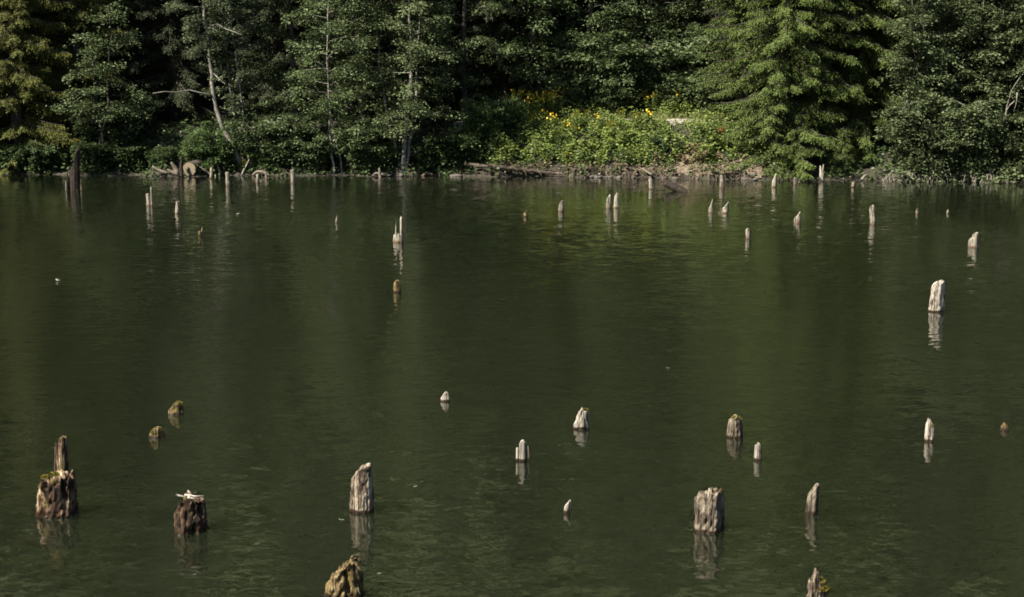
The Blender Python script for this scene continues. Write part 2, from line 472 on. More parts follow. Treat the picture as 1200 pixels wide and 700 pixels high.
def broadleaf(name, seed, stems, leaf_m, bark_m, limb_len, n_limb, per_limb, n_leaf, leaf=.125, t0=.2, elev=(15, 55), spray_len=.75, gap=.0, stem_name='trunk'):
    """stems: list of (points, r0, r1). limb_len(t) gives the reach at height share t. Returns (wood mesh, crown mesh)."""
    rng = np.random.default_rng(seed)
    wood, crown = Geo(), Geo()
    trunks = []
    for pts, r0, r1 in stems:
        pts = np.asarray(pts, dtype=float)
        n = len(pts)
        k = max(8, 3 * n)
        tt = np.linspace(0, n - 1, k)
        P = np.stack([np.interp(tt, np.arange(n), pts[:, c]) for c in range(3)], axis=1)
        P[1:-1] = P[1:-1] * .5 + .25 * (P[:-2] + P[2:])
        P[1:, :2] += rng.normal(size=(k - 1, 2)) * .025
        u = np.linspace(0, 1, k)
        rad = r0 + (r1 - r0) * u ** .8
        rad[0] *= 1.35
        tg = Geo(); tg.tube(P, rad, 9, wob=.05, rng=rng)
        trunks.append((stem_name, tg.mesh(name + '_trunk', bark_m, True), None))
        cum = np.concatenate([[0], np.cumsum(np.linalg.norm(np.diff(P, axis=0), axis=1))])
        nl = int(n_limb)
        phase = rng.random() * 6.28
        for i in range(nl):
            t = t0 + (1 - t0) * (i + rng.random() * .8) / nl
            t = min(t, .995)
            if rng.random() < gap:
                continue
            p0 = np.array([np.interp(t * cum[-1], cum, P[:, c]) for c in range(3)])
            az = phase + i * 2.4 + rng.normal() * .35
            Ln = limb_len(t) * (.65 + .55 * rng.random())
            el = R(elev[0] + (elev[1] - elev[0]) * t + rng.normal() * 9)
            d = np.array([math.cos(az) * math.cos(el), math.sin(az) * math.cos(el), math.sin(el)])
            ss = np.linspace(0, 1, 6)
            path = p0 + d * (ss * Ln)[:, None]
            path[:, 2] -= .22 * Ln * ss ** 2
            path[1:] += rng.normal(size=(5, 3)) * .05 * Ln * .4
            rb = max(.012, np.interp(t * cum[-1], cum, rad) * .42)
            wood.tube(path, np.linspace(rb, .008, 6), 5, cap=False)
            for j in range(per_limb):
                s = .22 + .78 * (j + rng.random()) / per_limb
                b0 = np.array([np.interp(s, ss, path[:, c]) for c in range(3)])
                a2 = az + rng.normal() * .9
                dd = np.array([math.cos(a2), math.sin(a2), .15 + rng.normal() * .3])
                b0 = b0 + rng.normal(size=3) * np.array([.11, .11, .08]) * Ln * .5
                sl = spray_len * (.6 + .7 * rng.random())
                spray(crown, rng, b0, dd, sl, sl * .8, int(1.2 * n_leaf * (.5 + .9 * rng.random())), leaf)
    return trunks + [('limbs', wood.mesh(name + '_limbs', bark_m, True), 'stuff'), ('crown', crown.mesh(name + '_crown', leaf_m), 'stuff')]

def spruce(name, seed, H, Rad, needle_m, base=.4, dens=1.0, detail_h=10.5, dead=0, droop=.5):
    rng = np.random.default_rng(seed)
    wood, crown = Geo(), Geo()
    k = 14
    zt = np.linspace(-.3, H, k)
    P = np.stack([rng.normal(size=k) * .03, rng.normal(size=k) * .03, zt], axis=1)
    tg = Geo(); tg.tube(P, np.linspace(.30, .02, k) * H / 22, 9, wob=.05, rng=rng)
    z = base
    while z < H - .3:
        f = z / H
        det = z < detail_h
        nb = 7 if det else 5
        ph = rng.random() * 6.28
        for i in range(nb):
            az = ph + i * 6.283 / nb + rng.normal() * .22
            Ln = Rad * (1 - f) ** .75 * (.42 + .72 * rng.random())
            if Ln < .25 or rng.random() < .14:
                continue
            dh = np.array([math.cos(az), math.sin(az), 0])
            sd_ = np.array([-dh[1], dh[0], 0])
            z0 = z + rng.normal() * .4
            dr = droop * (1 - .7 * f) * (.35 + 1.2 * rng.random())
            ns = max(5, int(Ln / (.085 if det else .2) * dens))
            ss = (np.arange(ns) + rng.random(ns)) / ns
            ss = .12 + .88 * ss
            def bp_(s):
                return dh * (s * Ln)[:, None] + np.array([0, 0, 1]) * (z0 - dr * Ln * (1.25 * s - .45 * s ** 3))[:, None]
            pth = bp_(np.linspace(0, 1, 5))
            wood.tube(pth, np.linspace(.035, .008, 5), 4, cap=False)
            B = bp_(ss)
            for sgn in (-1, 1):
                tl = (.32 + .5 * (1 - ss) * min(1, Ln / 2.5)) * (.6 + .7 * rng.random(ns))
                td = dh * .75 + sd_ * sgn * (.35 + .55 * rng.random((ns, 1))) + np.array([0, 0, -1]) * (.5 + .9 * rng.random((ns, 1)))
                td = unit(td)
                m_ = 9 if det else 2
                bl = .125 if det else .42
                for q in range(m_):
                    u = (q + rng.random(ns)) / m_
                    Pp = B + td * (tl * u)[:, None]
                    sgn2 = 1 if q % 2 else -1
                    T = td + sd_ * sgn2 * .5 + rng.normal(size=(ns, 3)) * .45
                    T[:, 2] -= .15
                    Nn = np.array([0, 0, 1.0]) + rng.normal(size=(ns, 3)) * .5 + dh * .5
                    Lb = bl * (.7 + .6 * rng.random(ns))
                    crown.leaves(Pp, T, Nn, Lb, Lb * (.30 if det else .4), .05)
        z += (.27 if det else .6) * (.8 + .4 * rng.random())
    return [('trunk', tg.mesh(name + '_trunk', M['bark'], True), None), ('limbs', wood.mesh(name + '_limbs', M['bark'], True), 'stuff'), ('crown', crown.mesh(name + '_crown', needle_m), 'stuff')]

def thing(name, loc, label, cat, group=None, rotz=0, scale=1):
    o = obj(name, None, None, loc, (0, 0, rotz), (scale, scale, scale))
    o.empty_display_size = .2
    return tag(o, label, cat, group)

def place_tree(name, meshes, loc, label, cat='tree', group=None, rotz=0, scale=1):
    t = thing(name, loc, label, cat, group, rotz, scale)
    for pn, me, kd in meshes:
        tag(obj(pn, me, t), kind=kd)
    return t

def bank(xpx, d):
    """a spot d metres behind the waterline seen at photo column xpx"""
    X = (xpx - 600) / F * 73.0
    for _ in range(4):
        Y = float(shore(X)) + d
        X = (xpx - 600) / F * (Y * math.cos(PITCH) + (CAMZ - 2) * math.sin(PITCH))
    return Vector((X, Y, float(ground_z(X, d))))

def at_bank(xpx, ypx, Y):
    return at_depth(xpx, ypx, Y)

# ------------------------------------------------------------------ tree kinds
spr_a = spruce('spruce_a', 11, 23, 3.7, M['spruce'], base=.5)
spr_b = spruce('spruce_b', 12, 21, 2.8, M['spruce'], base=2.3, droop=.55)
spr_y = spruce('spruce_y', 13, 24, 3.4, M['spruce_yellow'], base=.6, droop=.25)
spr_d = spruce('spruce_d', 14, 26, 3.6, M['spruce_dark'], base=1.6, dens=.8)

def bushy(t):        # reach of limbs up the height of an alder
    return 2.3 * math.sin(math.pi * min(1, max(0, .12 + .86 * t))) ** .7 + .25

def upright(H, lean=(0, 0), wob=.15, seed=0, n=7):
    rng = np.random.default_rng(seed)
    z = np.linspace(-.2, H, n)
    return [(lean[0] * (max(q, 0) / H) ** 1.2 + rng.normal() * wob * (q > .2), lean[1] * q / H + rng.normal() * wob * (q > .2), q) for q in z]

ald_a = broadleaf('alder_a', 21, [(upright(15, (.4, -.3), seed=1), .17, .02), (upright(13, (-1.0, .3), seed=2), .12, .02)], M['alder'], M['bark'], lambda t: bushy(t) * .85, 30, 9, 38, t0=.1)
ald_b = broadleaf('alder_b', 22, [(upright(16, (.3, .2), seed=3), .19, .02)], M['alder'], M['bark'], lambda t: bushy(t) * 1.15, 46, 11, 40, t0=.12)
ald_c = broadleaf('alder_c', 23, [(upright(12, (.6, -.6), seed=4), .12, .02), (upright(11, (-.9, -.2), seed=5), .1, .02)], M['alder'], M['bark'], lambda t: bushy(t) * .75, 26, 8, 36, t0=.16, gap=.12)

# front row, from the spruces at one end of the shore to the willows at the other
place_tree('spruce_tree', spr_y, bank(22, 2.2), 'yellow-green spruce with boughs reaching down to the water beside the dark broken trunk', rotz=.3)
place_tree('spruce_tree', spr_y, bank(-75, 3.2), 'yellow-green spruce at the shore, behind the spruce beside the dark broken trunk', rotz=2.1, scale=.95)
place_tree('spruce_tree', spr_y, bank(95, 5.0), 'dim yellow-green spruce standing behind the dark broken trunk in the water', rotz=4.0, scale=1.0)

def birchy(t):
    return 1.9 * math.sin(math.pi * min(1, .25 + .72 * t)) + .2
ald_small = broadleaf('alder_small', 24, [(upright(7.5, (.3, -.8), seed=6), .08, .015), (upright(6, (-.8, -.6), seed=7), .07, .012)], M['alder'], M['bark'], lambda t: 1.5 * math.sin(math.pi * min(1, .2 + .75 * t)) + .2, 14, 6, 34, t0=.3, gap=.15, elev=(0, 35))
place_tree('alder_tree', ald_small, bank(122, 1.6), 'small dark green alder leaning over the water beside the dark broken trunk', rotz=.6)

# the leaning birch with a bare white stem
bb = bank(283, .9)
bp_pts = [(284, 199), (277, 181), (264, 157), (254, 132), (249.5, 106), (247.5, 80), (243, 45), (238.5, 8), (236, -30), (234, -90), (233, -150), (233, -205)]
stem = []
for i, (x, y) in enumerate(bp_pts):
    p = at_depth(x, y, bb.y - .05 * i)
    stem.append((p.x - bb.x, p.y - bb.y, p.z - bb.z))
stem[0] = (0, 0, -.2)
birch = broadleaf('birch', 31, [(stem, .15, .03)], M['birch'], M['bark_pale'], lambda t: .45 + 2.0 * sstep(.3, .6, t) * (1.15 - .7 * t), 40, 9, 40, leaf=.115, t0=.36, elev=(-12, 40), spray_len=.6)
t = place_tree('birch_tree', birch, bb, 'leaning birch with a bare whitish stem and grey-green leaves above the driftwood')
for pts, r0 in (([(249, 113), (238, 110), (222, 106), (207, 108.5), (193, 107.5), (179, 109.5)], .055), ([(245, 33), (249, 30), (256, 29), (264, 34), (273, 37), (283, 41)], .05), ([(248, 84), (256, 92), (264, 99)], .03)):
    g = Geo()
    P = []
    for i, (x, y) in enumerate(pts):
        p = at_depth(x, y, bb.y - .15 - .38 * i)
        P.append((p.x - bb.x, p.y - bb.y, p.z - bb.z))
    g.tube(P, np.linspace(r0, .015, len(P)), 6)
    obj('dead_branch', g.mesh('dead_branch', M['bark_pale'], True), t)

# thin pale-stemmed saplings beside the birch
def sapling(seed, pts_px, xb, d, r0, leaf_m, dens=18, reach=.9, bark='bark_pale'):
    b0 = bank(xb, d)
    st = []
    for i, (x, y) in enumerate(pts_px):
        p = at_depth(x, y, b0.y - .04 * i)
        st.append((p.x - b0.x, p.y - b0.y, p.z - b0.z))
    st[0] = (0, 0, -.15)
    ms = broadleaf('sapling', seed, [(st, r0, .015)], leaf_m, M[bark], lambda t: reach * (.5 + .8 * math.sin(math.pi * t)), dens, 7, 30, leaf=.12, t0=.3, elev=(0, 40), spray_len=.55)
    return ms, b0
ms, b0 = sapling(41, [(300, 198), (294, 178), (287, 150), (283, 118), (279, 85), (272, 40), (268, -20), (266, -70)], 300, 1.0, .065, M['birch'], 22)
place_tree('birch_tree', ms, b0, 'slender pale birch stem growing just beside the leaning birch')
ms, b0 = sapling(42, [(291, 198), (283, 172), (275, 140), (270, 112), (266, 70), (262, 20), (258, -60)], 292, 1.6, .05, M['birch'], 20)
place_tree('birch_tree', ms, b0, 'thinnest birch stem rising behind the leaning birch')

# bright green shrub under the birch
def fan(seed, n, H, spread, squash=.6):
    rng = np.random.default_rng(seed)
    out = []
    for i in range(n):
        a = 6.283 * i / n + rng.normal() * .3
        s = spread * (.4 + .7 * rng.random())
        h = H * (.5 + .6 * rng.random())
        ex, ey = math.cos(a) * s, math.sin(a) * s * squash
        out.append(([(0, 0, -.1), (ex * .35, ey * .35, h * .4), (ex * .75, ey * .75, h * .75), (ex, ey, h)], .03, .008))
    return out
bush_a = broadleaf('bush_a', 51, fan(1, 9, 2.6, 1.25), M['bush'], M['bark'], lambda t: .5 + .25 * t, 8, 4, 26, leaf=.14, t0=.1, elev=(5, 40), spray_len=.5, stem_name='stem')
bush_w = broadleaf('bush_w', 52, fan(2, 9, 2.3, 1.7), M['alder'], M['bark'], lambda t: .6 + .4 * t, 12, 5, 30, leaf=.14, t0=.05, elev=(0, 40), spray_len=.55, stem_name='stem')
bush_l = broadleaf('bush_l', 53, fan(3, 8, 1.3, 1.2), M['herb_dark'], M['bark'], lambda t: .5 + .2 * t, 8, 5, 28, leaf=.16, t0=.05, elev=(0, 40), spray_len=.45, stem_name='stem')
place_tree('shrub', bush_a, bank(250, .7), 'bright green leafy shrub behind the sawn log end and driftwood', 'shrub', scale=.85)
place_tree('shrub', bush_a, bank(228, 1.5), 'smaller green shrub right behind the sawn log', 'shrub', rotz=2, scale=.55)
place_tree('shrub', bush_a, bank(270, 1.1), 'small green shrub at the foot of the leaning birch', 'shrub', rotz=4, scale=.5)
place_tree('shrub', bush_w, bank(325, 1.4), 'dark grey-green shrub between the leaning birch and the twin pale stems', 'shrub', rotz=.4)
place_tree('shrub', bush_w, bank(362, 1.0), 'low leafy shrub at the foot of the twin pale stems', 'shrub', rotz=2.4, scale=.8)
place_tree('shrub', bush_w, bank(432, 1.2), 'leafy shrub between the twin pale stems and the forked alder', 'shrub', rotz=1.2, scale=.95)

# alder with two thin pale stems standing in the water
b0 = bank(393, .25)
def px_stem(pts, b0, dy=-.04):
    out = []
    for i, (x, y) in enumerate(pts):
        p = at_depth(x, y, b0.y + dy * i)
        out.append((p.x - b0.x, p.y - b0.y, p.z - b0.z))
    return out
sA = px_stem([(393, 211), (389, 180), (386, 140), (385.5, 105), (383, 72), (384, 30), (386, -30), (388, -100)], b0)
sB = px_stem([(402, 210), (399, 185), (392, 160), (388, 140)], b0)
tw = broadleaf('twin_alder', 61, [(sA, .075, .02)], M['alder'], M['bark_pale'], lambda t: .5 + 1.7 * math.sin(math.pi * min(1, t)) , 34, 8, 36, t0=.25, elev=(-5, 40))
t = place_tree('alder_tree', tw, b0, 'alder with twin thin pale stems rising from the waterline')
g = Geo(); g.tube(sB, [.06, .05, .045, .04], 7); obj('trunk', g.mesh('twin_stem', M['bark_pale'], True), t)
for pts in ([(385, 84), (378, 76), (371, 72)], [(386, 100), (394, 96), (398, 103)], [(387, 128), (378, 122), (373, 116)]):
    g = Geo(); g.tube(px_stem(pts, b0, -.15), [.022, .016, .008], 5); obj('dead_branch', g.mesh('dead_branch', M['bark_pale'], True), t)

place_tree('alder_tree', ald_b, bank(345, 3.6), 'bushy alder rising between the leaning birch and the twin pale stems', rotz=1.0, scale=.95)
# forked alder
b0 = bank(473, .6)
sA = px_stem([(472, 206), (474, 178), (475, 150), (479, 110), (482, 70), (480, 20), (478, -40), (476, -120), (476, -180)], b0)
sB = px_stem([(475, 206), (480, 165), (486, 125), (488, 95), (490, 55), (494, 0), (498, -90)], b0, .1)
sC = px_stem([(470, 206), (466, 180), (455, 140), (446, 90), (440, 30), (436, -60)], b0, .2)
fa = broadleaf('forked_alder', 62, [(sA, .14, .02), (sB, .09, .02), (sC, .08, .02)], M['willow'], M['bark_pale'], lambda t: .5 + 1.5 * math.sin(math.pi * min(1, t + .05)), 30, 8, 38, leaf=.13, t0=.18, elev=(-5, 40))
place_tree('alder_tree', fa, b0, 'tall grey-green alder with a forked pale trunk at the waterline')
place_tree('alder_tree', ald_a, bank(420, 3.2), 'twin-stemmed alder standing behind the twin pale stems and the forked alder', rotz=2.0)
place_tree('alder_tree', ald_b, bank(545, 6.5), 'broad dark green alder in the wood behind the fallen log', rotz=3.3, scale=.95)
place_tree('shrub', bush_l, bank(530, .9), 'dark green shrub overhanging the water beside the forked alder', 'shrub', rotz=3.0, scale=1.0)
place_tree('shrub', bush_a, bank(566, 2.6), 'leafy green shrub above the fallen log', 'shrub', rotz=4.4, scale=.85)
place_tree('shrub', bush_a, bank(600, 3.4), 'upright green shrub at the edge of the flowering bank', 'shrub', rotz=1.4, scale=.62)
for i, (x, d, sc_, lab) in enumerate([(12, .7, .8, 'low dark shrub at the waterline under the nearest yellow-green spruce boughs'), (52, .8, .9, 'low dark shrub between the yellow-green spruce and the dark broken trunk'), (112, .8, .9, 'low dark shrub just past the dark broken trunk'), (150, 1.0, .7, 'low dark shrub in the deep shade before the driftwood'), (190, 1.3, .6, 'low dark shrub behind the long curved driftwood branch'), (310, .8, .7, 'low dark shrub behind the short posts and arched root'), (505, .8, .8, 'low dark shrub beside the roots of the forked alder'), (452, .9, .7, 'low dark shrub behind the low driftwood with a stub')]):
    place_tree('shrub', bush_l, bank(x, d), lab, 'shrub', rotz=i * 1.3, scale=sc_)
for i, (x, d, sc_, lab) in enumerate([(128, 3.2, 1.0, 'tall shaded shrub behind the small leaning alder')]):
    place_tree('shrub', bush_w, bank(x, d), lab, 'shrub', rotz=i * 2.1 + 1, scale=sc_)

# behind the flowering bank
place_tree('alder_tree', ald_c, bank(625, 7.4), 'thin twin-stemmed alder at the shaded edge of the clearing', rotz=.3, scale=1.1)
place_tree('alder_tree', ald_b, bank(690, 9.0), 'broad alder standing behind the yellow flowers of the bank', rotz=5.0, scale=1.0)
place_tree('alder_tree', ald_a, bank(765, 9.8), 'shaded alder standing behind the pale path', rotz=1.1)
place_tree('alder_tree', ald_c, bank(838, 9.2), 'slim alder between the pale path and the big spruces', rotz=3.6, scale=1.1)
for i, (x, d, s, lab) in enumerate([(652, 6.9, .75, 'dark green shrub behind the yellow flowers'), (720, 7.4, .8, 'dark green shrub behind the path, under the broad alder'), (790, 7.6, .7, 'dark green shrub behind the pale patch of path'), (835, 7.2, .75, 'dark green shrub where the path meets the spruces')]):
    place_tree('shrub', bush_w, bank(x, d), lab, 'shrub', rotz=i * 1.7, scale=s)

for i, (x, d, s_) in enumerate([(612, 9.5, 1.3), (668, 11.5, 1.5), (735, 11, 1.4), (775, 13, 1.6), (812, 11, 1.4), (700, 15, 1.6), (640, 14, 1.6), (850, 13, 1.5)]):
    place_tree('shrub', bush_w, bank(x, d), 'tall shaded shrub under the trees up the slope from the path', 'shrub', 'shaded shrubs up the slope', i * .9, s_)
for i, (x, d, s_, lab) in enumerate([(660, 8.3, 1.45, 'tall leafy shrub between the yellow flowers and the broad alder'), (708, 8.6, 1.5, 'tall leafy shrub at the edge of the wood behind the grassy path'), (748, 8.3, 1.4, 'tall leafy shrub at the edge of the wood beside the flowers behind the path'), (818, 8.6, 1.45, 'tall leafy shrub at the edge of the wood near the narrow spruce')]):
    place_tree('shrub', bush_w, bank(x, d), lab, 'shrub', rotz=i * 1.9 + .4, scale=s_)
# big sunlit spruces
place_tree('spruce_tree', spr_a, bank(918, 2.8), 'big sunlit olive-green spruce next to the flowering bank', rotz=.9)
place_tree('spruce_tree', spr_b, bank(968, 3.4), 'sunlit spruce with drooping boughs, between the big spruce and the willows', rotz=2.2)
place_tree('spruce_tree', spr_a, bank(940, 4.6), 'dense spruce wedged between the big sunlit spruce and the drooping one', rotz=4.6, scale=.97)
place_tree('spruce_tree', spr_a, bank(1010, 5.4), 'tall spruce in half shade just behind the willows', rotz=3.9, scale=1.05)
place_tree('spruce_tree', spr_b, bank(870, 5.6), 'narrow spruce behind the big sunlit spruce', rotz=5.2, scale=.95)
yng = spruce('young_spruce', 15, 4.2, 1.5, M['spruce'], base=.15, detail_h=5)
place_tree('spruce_tree', yng, bank(884, 2.2), 'young spruce where the flowering bank meets the big sunlit spruce', rotz=3.0, scale=.75)
place_tree('spruce_tree', yng, bank(938, 1.0), 'young spruce between the low-boughed one and the shaded gap', rotz=3.5, scale=.7)
place_tree('spruce_tree', yng, bank(905, .9), 'young spruce with low boughs at the foot of the big sunlit spruce', rotz=1.0)
place_tree('spruce_tree', yng, bank(988, 1.0), 'small young spruce in the gap before the willows', rotz=2.0, scale=.55)

# willows
wil = broadleaf('willow', 71, fan(7, 9, 9.5, 2.6, .5), M['willow'], M['bark_pale'], lambda t: .8 + .9 * math.sin(math.pi * min(1, t + .1)), 22, 7, 38, leaf=.14, t0=.04, elev=(-10, 40), spray_len=.65)
wil2 = broadleaf('willow_low', 72, fan(8, 9, 3.2, 2.2, .5), M['willow'], M['bark_pale'], lambda t: .7 + .4 * t, 13, 6, 36, leaf=.14, t0=.05, elev=(-15, 30), spray_len=.6, stem_name='stem')
place_tree('willow_tree', wil, bank(1098, 2.6), 'tall bushy grey-green willow beside the sunlit spruces', rotz=.5)
place_tree('willow_tree', wil, bank(1160, 3.2), 'tall bushy grey-green willow with bare grey branches in its side', rotz=2.6, scale=1.05)
place_tree('willow_tree', wil, bank(1240, 2.6), 'grey-green willow beyond the one with bare grey branches', rotz=4.1)
place_tree('willow_shrub', wil2, bank(1090, 1.1), 'low willow bush hanging over the pale roots near the spruces', 'shrub', rotz=0)
place_tree('willow_shrub', wil2, bank(1138, 1.2), 'low willow bush hanging over the middle of the pale roots', 'shrub', rotz=1.0)
place_tree('willow_shrub', wil2, bank(1205, 1.2), 'low willow bush past the end of the pale roots', 'shrub', rotz=2.2)
# bare grey branches
b0 = bank(1176, 1.9)
t = thing('dead_tree', b0, 'bare grey forked branches sticking out of the willow leaves', 'branches')
b0v = b0
for pn, pts, r0 in (('trunk', [(1172, 190), (1176, 160), (1180, 125), (1186, 105), (1196, 90), (1206, 80)], .05), ('branch', [(1182, 118), (1177, 122), (1173, 128), (1170, 134)], .03), ('branch', [(1185, 108), (1184, 120), (1181, 130)], .025), ('branch', [(1190, 100), (1196, 108), (1201, 114)], .028)):
    g = Geo(); g.tube(px_stem(pts, b0v, -.28 if pn == 'trunk' else -.02), np.linspace(r0, .012, len(pts)), 6)
    o = obj(pn, g.mesh('dead_' + pn, M['bark_pale'], True), t)
    if pn == 'branch':
        o.location = (0, -.85, 0)

# background rows in the shade
rng = random.Random(3)
k = 0
for row, (d, step, off) in enumerate([(8.5, 62, 0), (13, 72, 30), (19, 85, 10)]):
    x = -160 + off
    while x < 1360:
        inbank = 630 < x < 850
        if row and (225 < x < 330 or 835 < x < 925):      # breaks in the wood
            x += step; continue
        xx = x + rng.uniform(-14, 14)
        dd = d + rng.uniform(-1, 1) + (4.5 if inbank and row == 0 else 0)
        if k % 3 == 1 and not 135 < xx < 240:
            place_tree('alder_tree', (ald_b, ald_a)[k % 2], bank(xx, dd), 'shaded alder deep in the wood behind the front trees', 'tree', 'shaded alders deep in the wood', rng.uniform(0, 6), rng.uniform(1.0, 1.25))
        else:
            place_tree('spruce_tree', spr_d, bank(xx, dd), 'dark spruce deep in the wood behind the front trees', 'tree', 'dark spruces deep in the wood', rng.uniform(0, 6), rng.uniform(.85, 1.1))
        k += 1
        x += step
# unseen spruces added where the shore bends, to shade the yellow-green spruces
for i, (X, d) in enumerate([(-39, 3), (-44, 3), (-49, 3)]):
    place_tree('spruce_tree', spr_d, (X, float(shore(X)) + d, float(ground_z(X, d))), 'tall dark spruce out of view, added on the shore bend to cast shade', 'tree', 'added shade-casting spruces on the bend of the shore', i * 1.3, 1.0 + .05 * i)

# the wooded mountainside: one mass
g = Geo()
rg = np.random.default_rng(8)
for i in range(1300):
    x = rg.uniform(-66, 66); d = 24 + 130 * rg.random() ** .9
    H = rg.uniform(14, 24); rad = H * rg.uniform(.12, .17)
    base = np.array([x, float(shore(x)) + d, float(ground_z(x, d)) - 1])
    for tier in range(6):
        zt = H * (.12 + .15 * tier); r1 = rad * (1 - tier / 6.6)
        n = 9
        a = np.arange(n) * 2 * np.pi / n + rg.random() * 6
        rr = r1 * (.6 + .55 * rg.random(n))
        ring = np.stack([np.cos(a) * rr, np.sin(a) * rr, np.full(n, zt) - .12 * H * rg.random(n) * .5], axis=1)
        vv = np.vstack([base + ring, base + [0, 0, zt + H * .22]])
        g.add(vv, None, [(j, (j + 1) % n, n) for j in range(n)])
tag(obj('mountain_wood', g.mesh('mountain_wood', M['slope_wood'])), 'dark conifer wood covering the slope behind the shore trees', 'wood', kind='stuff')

# ------------------------------------------------------------------ undergrowth
def scatter_cover(name, n, xr, dr, leaf, hgt, mat, label, cat, seed, dens=None, clump=.35, up=1.0):
    rg = np.random.default_rng(seed)
    X = rg.uniform(*xr, n); D = dr[0] + (dr[1] - dr[0]) * rg.random(n)
    keep = (np.sin(X * 2.1 + D * 1.3) + np.sin(X * 5.3 - D * 2.9 + 1) + rg.normal(size=n) * .6) > -clump * 3
    if dens is not None:
        keep &= rg.random(n) < dens(X, D)
    X, D = X[keep], D[keep]; n = len(X)
    hh = hgt * (.35 + .65 * (.5 + .5 * np.sin(X * 3.7 + D * 2.2)) ** 1) * rg.random(n)
    P = np.stack([X, shore(X) + D, ground_z(X, D) + hh], axis=1)
    T = rg.normal(size=(n, 3)); T[:, 2] = rg.normal(size=n) * .35 - .1
    T[:, 1] -= .4
    Nn = np.array([0, -.35, up]) + rg.normal(size=(n, 3)) * .45
    L = leaf * (.6 + .8 * rg.random(n))
    g = Geo(); g.leaves(P, T, Nn, L, L * (.6 + .25 * rg.random(n)))
    return tag(obj(name, g.mesh(name, mat)), label, cat, kind='stuff')

notbank = lambda X, D: 1 - .9 * bankness(X) * (D > .3)
nopath = lambda X, D: bankness(X) * np.where((D > 4.7) & (D < 6.6), .12, 1.0) * np.where((D > 3.1) & (D < 6.7) & (X > 7.7) & (X < 8.6), .12, 1.0) * np.where((D < 1.7 + .3 * np.sin(X * 4)) & (X > 7.6) & (X < 11.6), .22, 1.0)
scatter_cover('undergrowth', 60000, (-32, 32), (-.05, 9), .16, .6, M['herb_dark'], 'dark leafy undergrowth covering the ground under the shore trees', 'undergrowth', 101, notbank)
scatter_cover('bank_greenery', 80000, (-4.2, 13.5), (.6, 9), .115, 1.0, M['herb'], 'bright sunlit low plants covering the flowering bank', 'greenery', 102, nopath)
scatter_cover('waterside_leaves', 9000, (-32, 32), (.05, .7), .11, .3, M['dry'], 'dry brown leaves and litter along the waterline', 'leaf litter', 103, lambda X, D: .05 + .95 * bankness(X))
scatter_cover('hanging_leaves', 3600, (17.0, 26), (-.35, .7), .13, .85, M['willow'], 'grey-green willow leaves hanging down to the water over the pale roots', 'foliage', 105)
scatter_cover('bank_greenery', 14000, (-4.2, 13.5), (.6, 4.6), .15, .7, M['herb_dark'], 'darker green weeds mixed through the flowering bank', 'greenery', 106, nopath)
# grass along the path
rg = np.random.default_rng(104)
n = 14000
X = rg.uniform(-.2, 13, n); D = np.where(rg.random(n) < .6, rg.normal(4.45, .4, n), rg.normal(6.75, .3, n))
keep = ~((X > 7.7) & (X < 8.6) & (D < 6) & (rg.random(n) < .85))
X, D = X[keep], D[keep]; n = len(X)
P = np.stack([X, shore(X) + D, ground_z(X, D)], axis=1)
T = rg.normal(size=(n, 3)) * .35 + np.array([0, 0, 1.0])
L = .3 * (.5 + rg.random(n))
g = Geo(); g.leaves(P, T, rg.normal(size=(n, 3)) + np.array([0, -1, 0]), L, L * .09, 0)
tag(obj('grass', g.mesh('grass', M['grass'])), 'pale long grass along both edges of the path', 'grass', kind='stuff')

# herb plants: stems, leaves, flower heads
def herb(seed, H, leaf_m, n_stem=5, leaf=.26, flower=False, spread=.35):
    rg = np.random.default_rng(seed)
    st, lf, fl = Geo(), Geo(), Geo()
    for i in range(n_stem):
        a = rg.random() * 6.283
        ex, ey = math.cos(a) * spread * (.3 + .7 * rg.random()), math.sin(a) * spread * (.3 + .7 * rg.random())
        h = H * (.75 + .3 * rg.random())
        pts = np.array([(ex * .2, ey * .2, -.05), (ex * .6, ey * .6, h * .5), (ex, ey, h)])
        st.tube(pts, [.014, .011, .007], 4)
        n = 13
        s = .12 + .85 * (np.arange(n) + rg.random(n)) / n
        B = np.stack([np.interp(s, [0, .5, 1], pts[:, c]) for c in range(3)], axis=1)
        az = np.arange(n) * 2.4 + rg.random() * 6
        T = np.stack([np.cos(az), np.sin(az), .15 + rg.normal(size=n) * .3], axis=1)
        L = leaf * (1.25 - .75 * s) * (.8 + .4 * rg.random(n))
        lf.leaves(B, T, np.array([0, 0, 1.0]) + rg.normal(size=(n, 3)) * .35, L, L * .62)
        if flower:
            for q in range(3):
                c = pts[-1] + rg.normal(size=3) * np.array([.12, .12, .07]) + [0, 0, .05]
                st.tube([pts[-1] - [0, 0, .08], c], [.006, .005], 3, cap=False)
                aa = np.arange(9) * 6.283 / 9
                nn = np.array([rg.normal() * .4, -.7, .7]); nn /= np.linalg.norm(nn)
                e1 = np.cross(nn, [1, 0, 0]); e1 /= np.linalg.norm(e1); e2 = np.cross(nn, e1)
                T = np.cos(aa)[:, None] * e1 + np.sin(aa)[:, None] * e2
                fl.leaves(np.repeat(c[None], 9, 0), T, np.repeat(nn[None], 9, 0), .06, .03, .02)
    out = [('stems', st.mesh('herb_stem', leaf_m), 'stuff'), ('leaves', lf.mesh('herb_leaves', leaf_m), 'stuff')]
    if flower:
        out.append(('flower_heads', fl.mesh('flower_heads', M['petal']), 'stuff'))
    return out
fl_a = herb(1, 1.35, M['herb'], 6, flower=True)
fl_b = herb(2, 1.15, M['herb'], 5, flower=True)
le_a = herb(3, .85, M['herb'], 6, .3)
le_b = herb(4, .95, M['herb_dark'], 6, .3)
le_y = herb(5, .8, M['herb_yellow'], 6, .22)
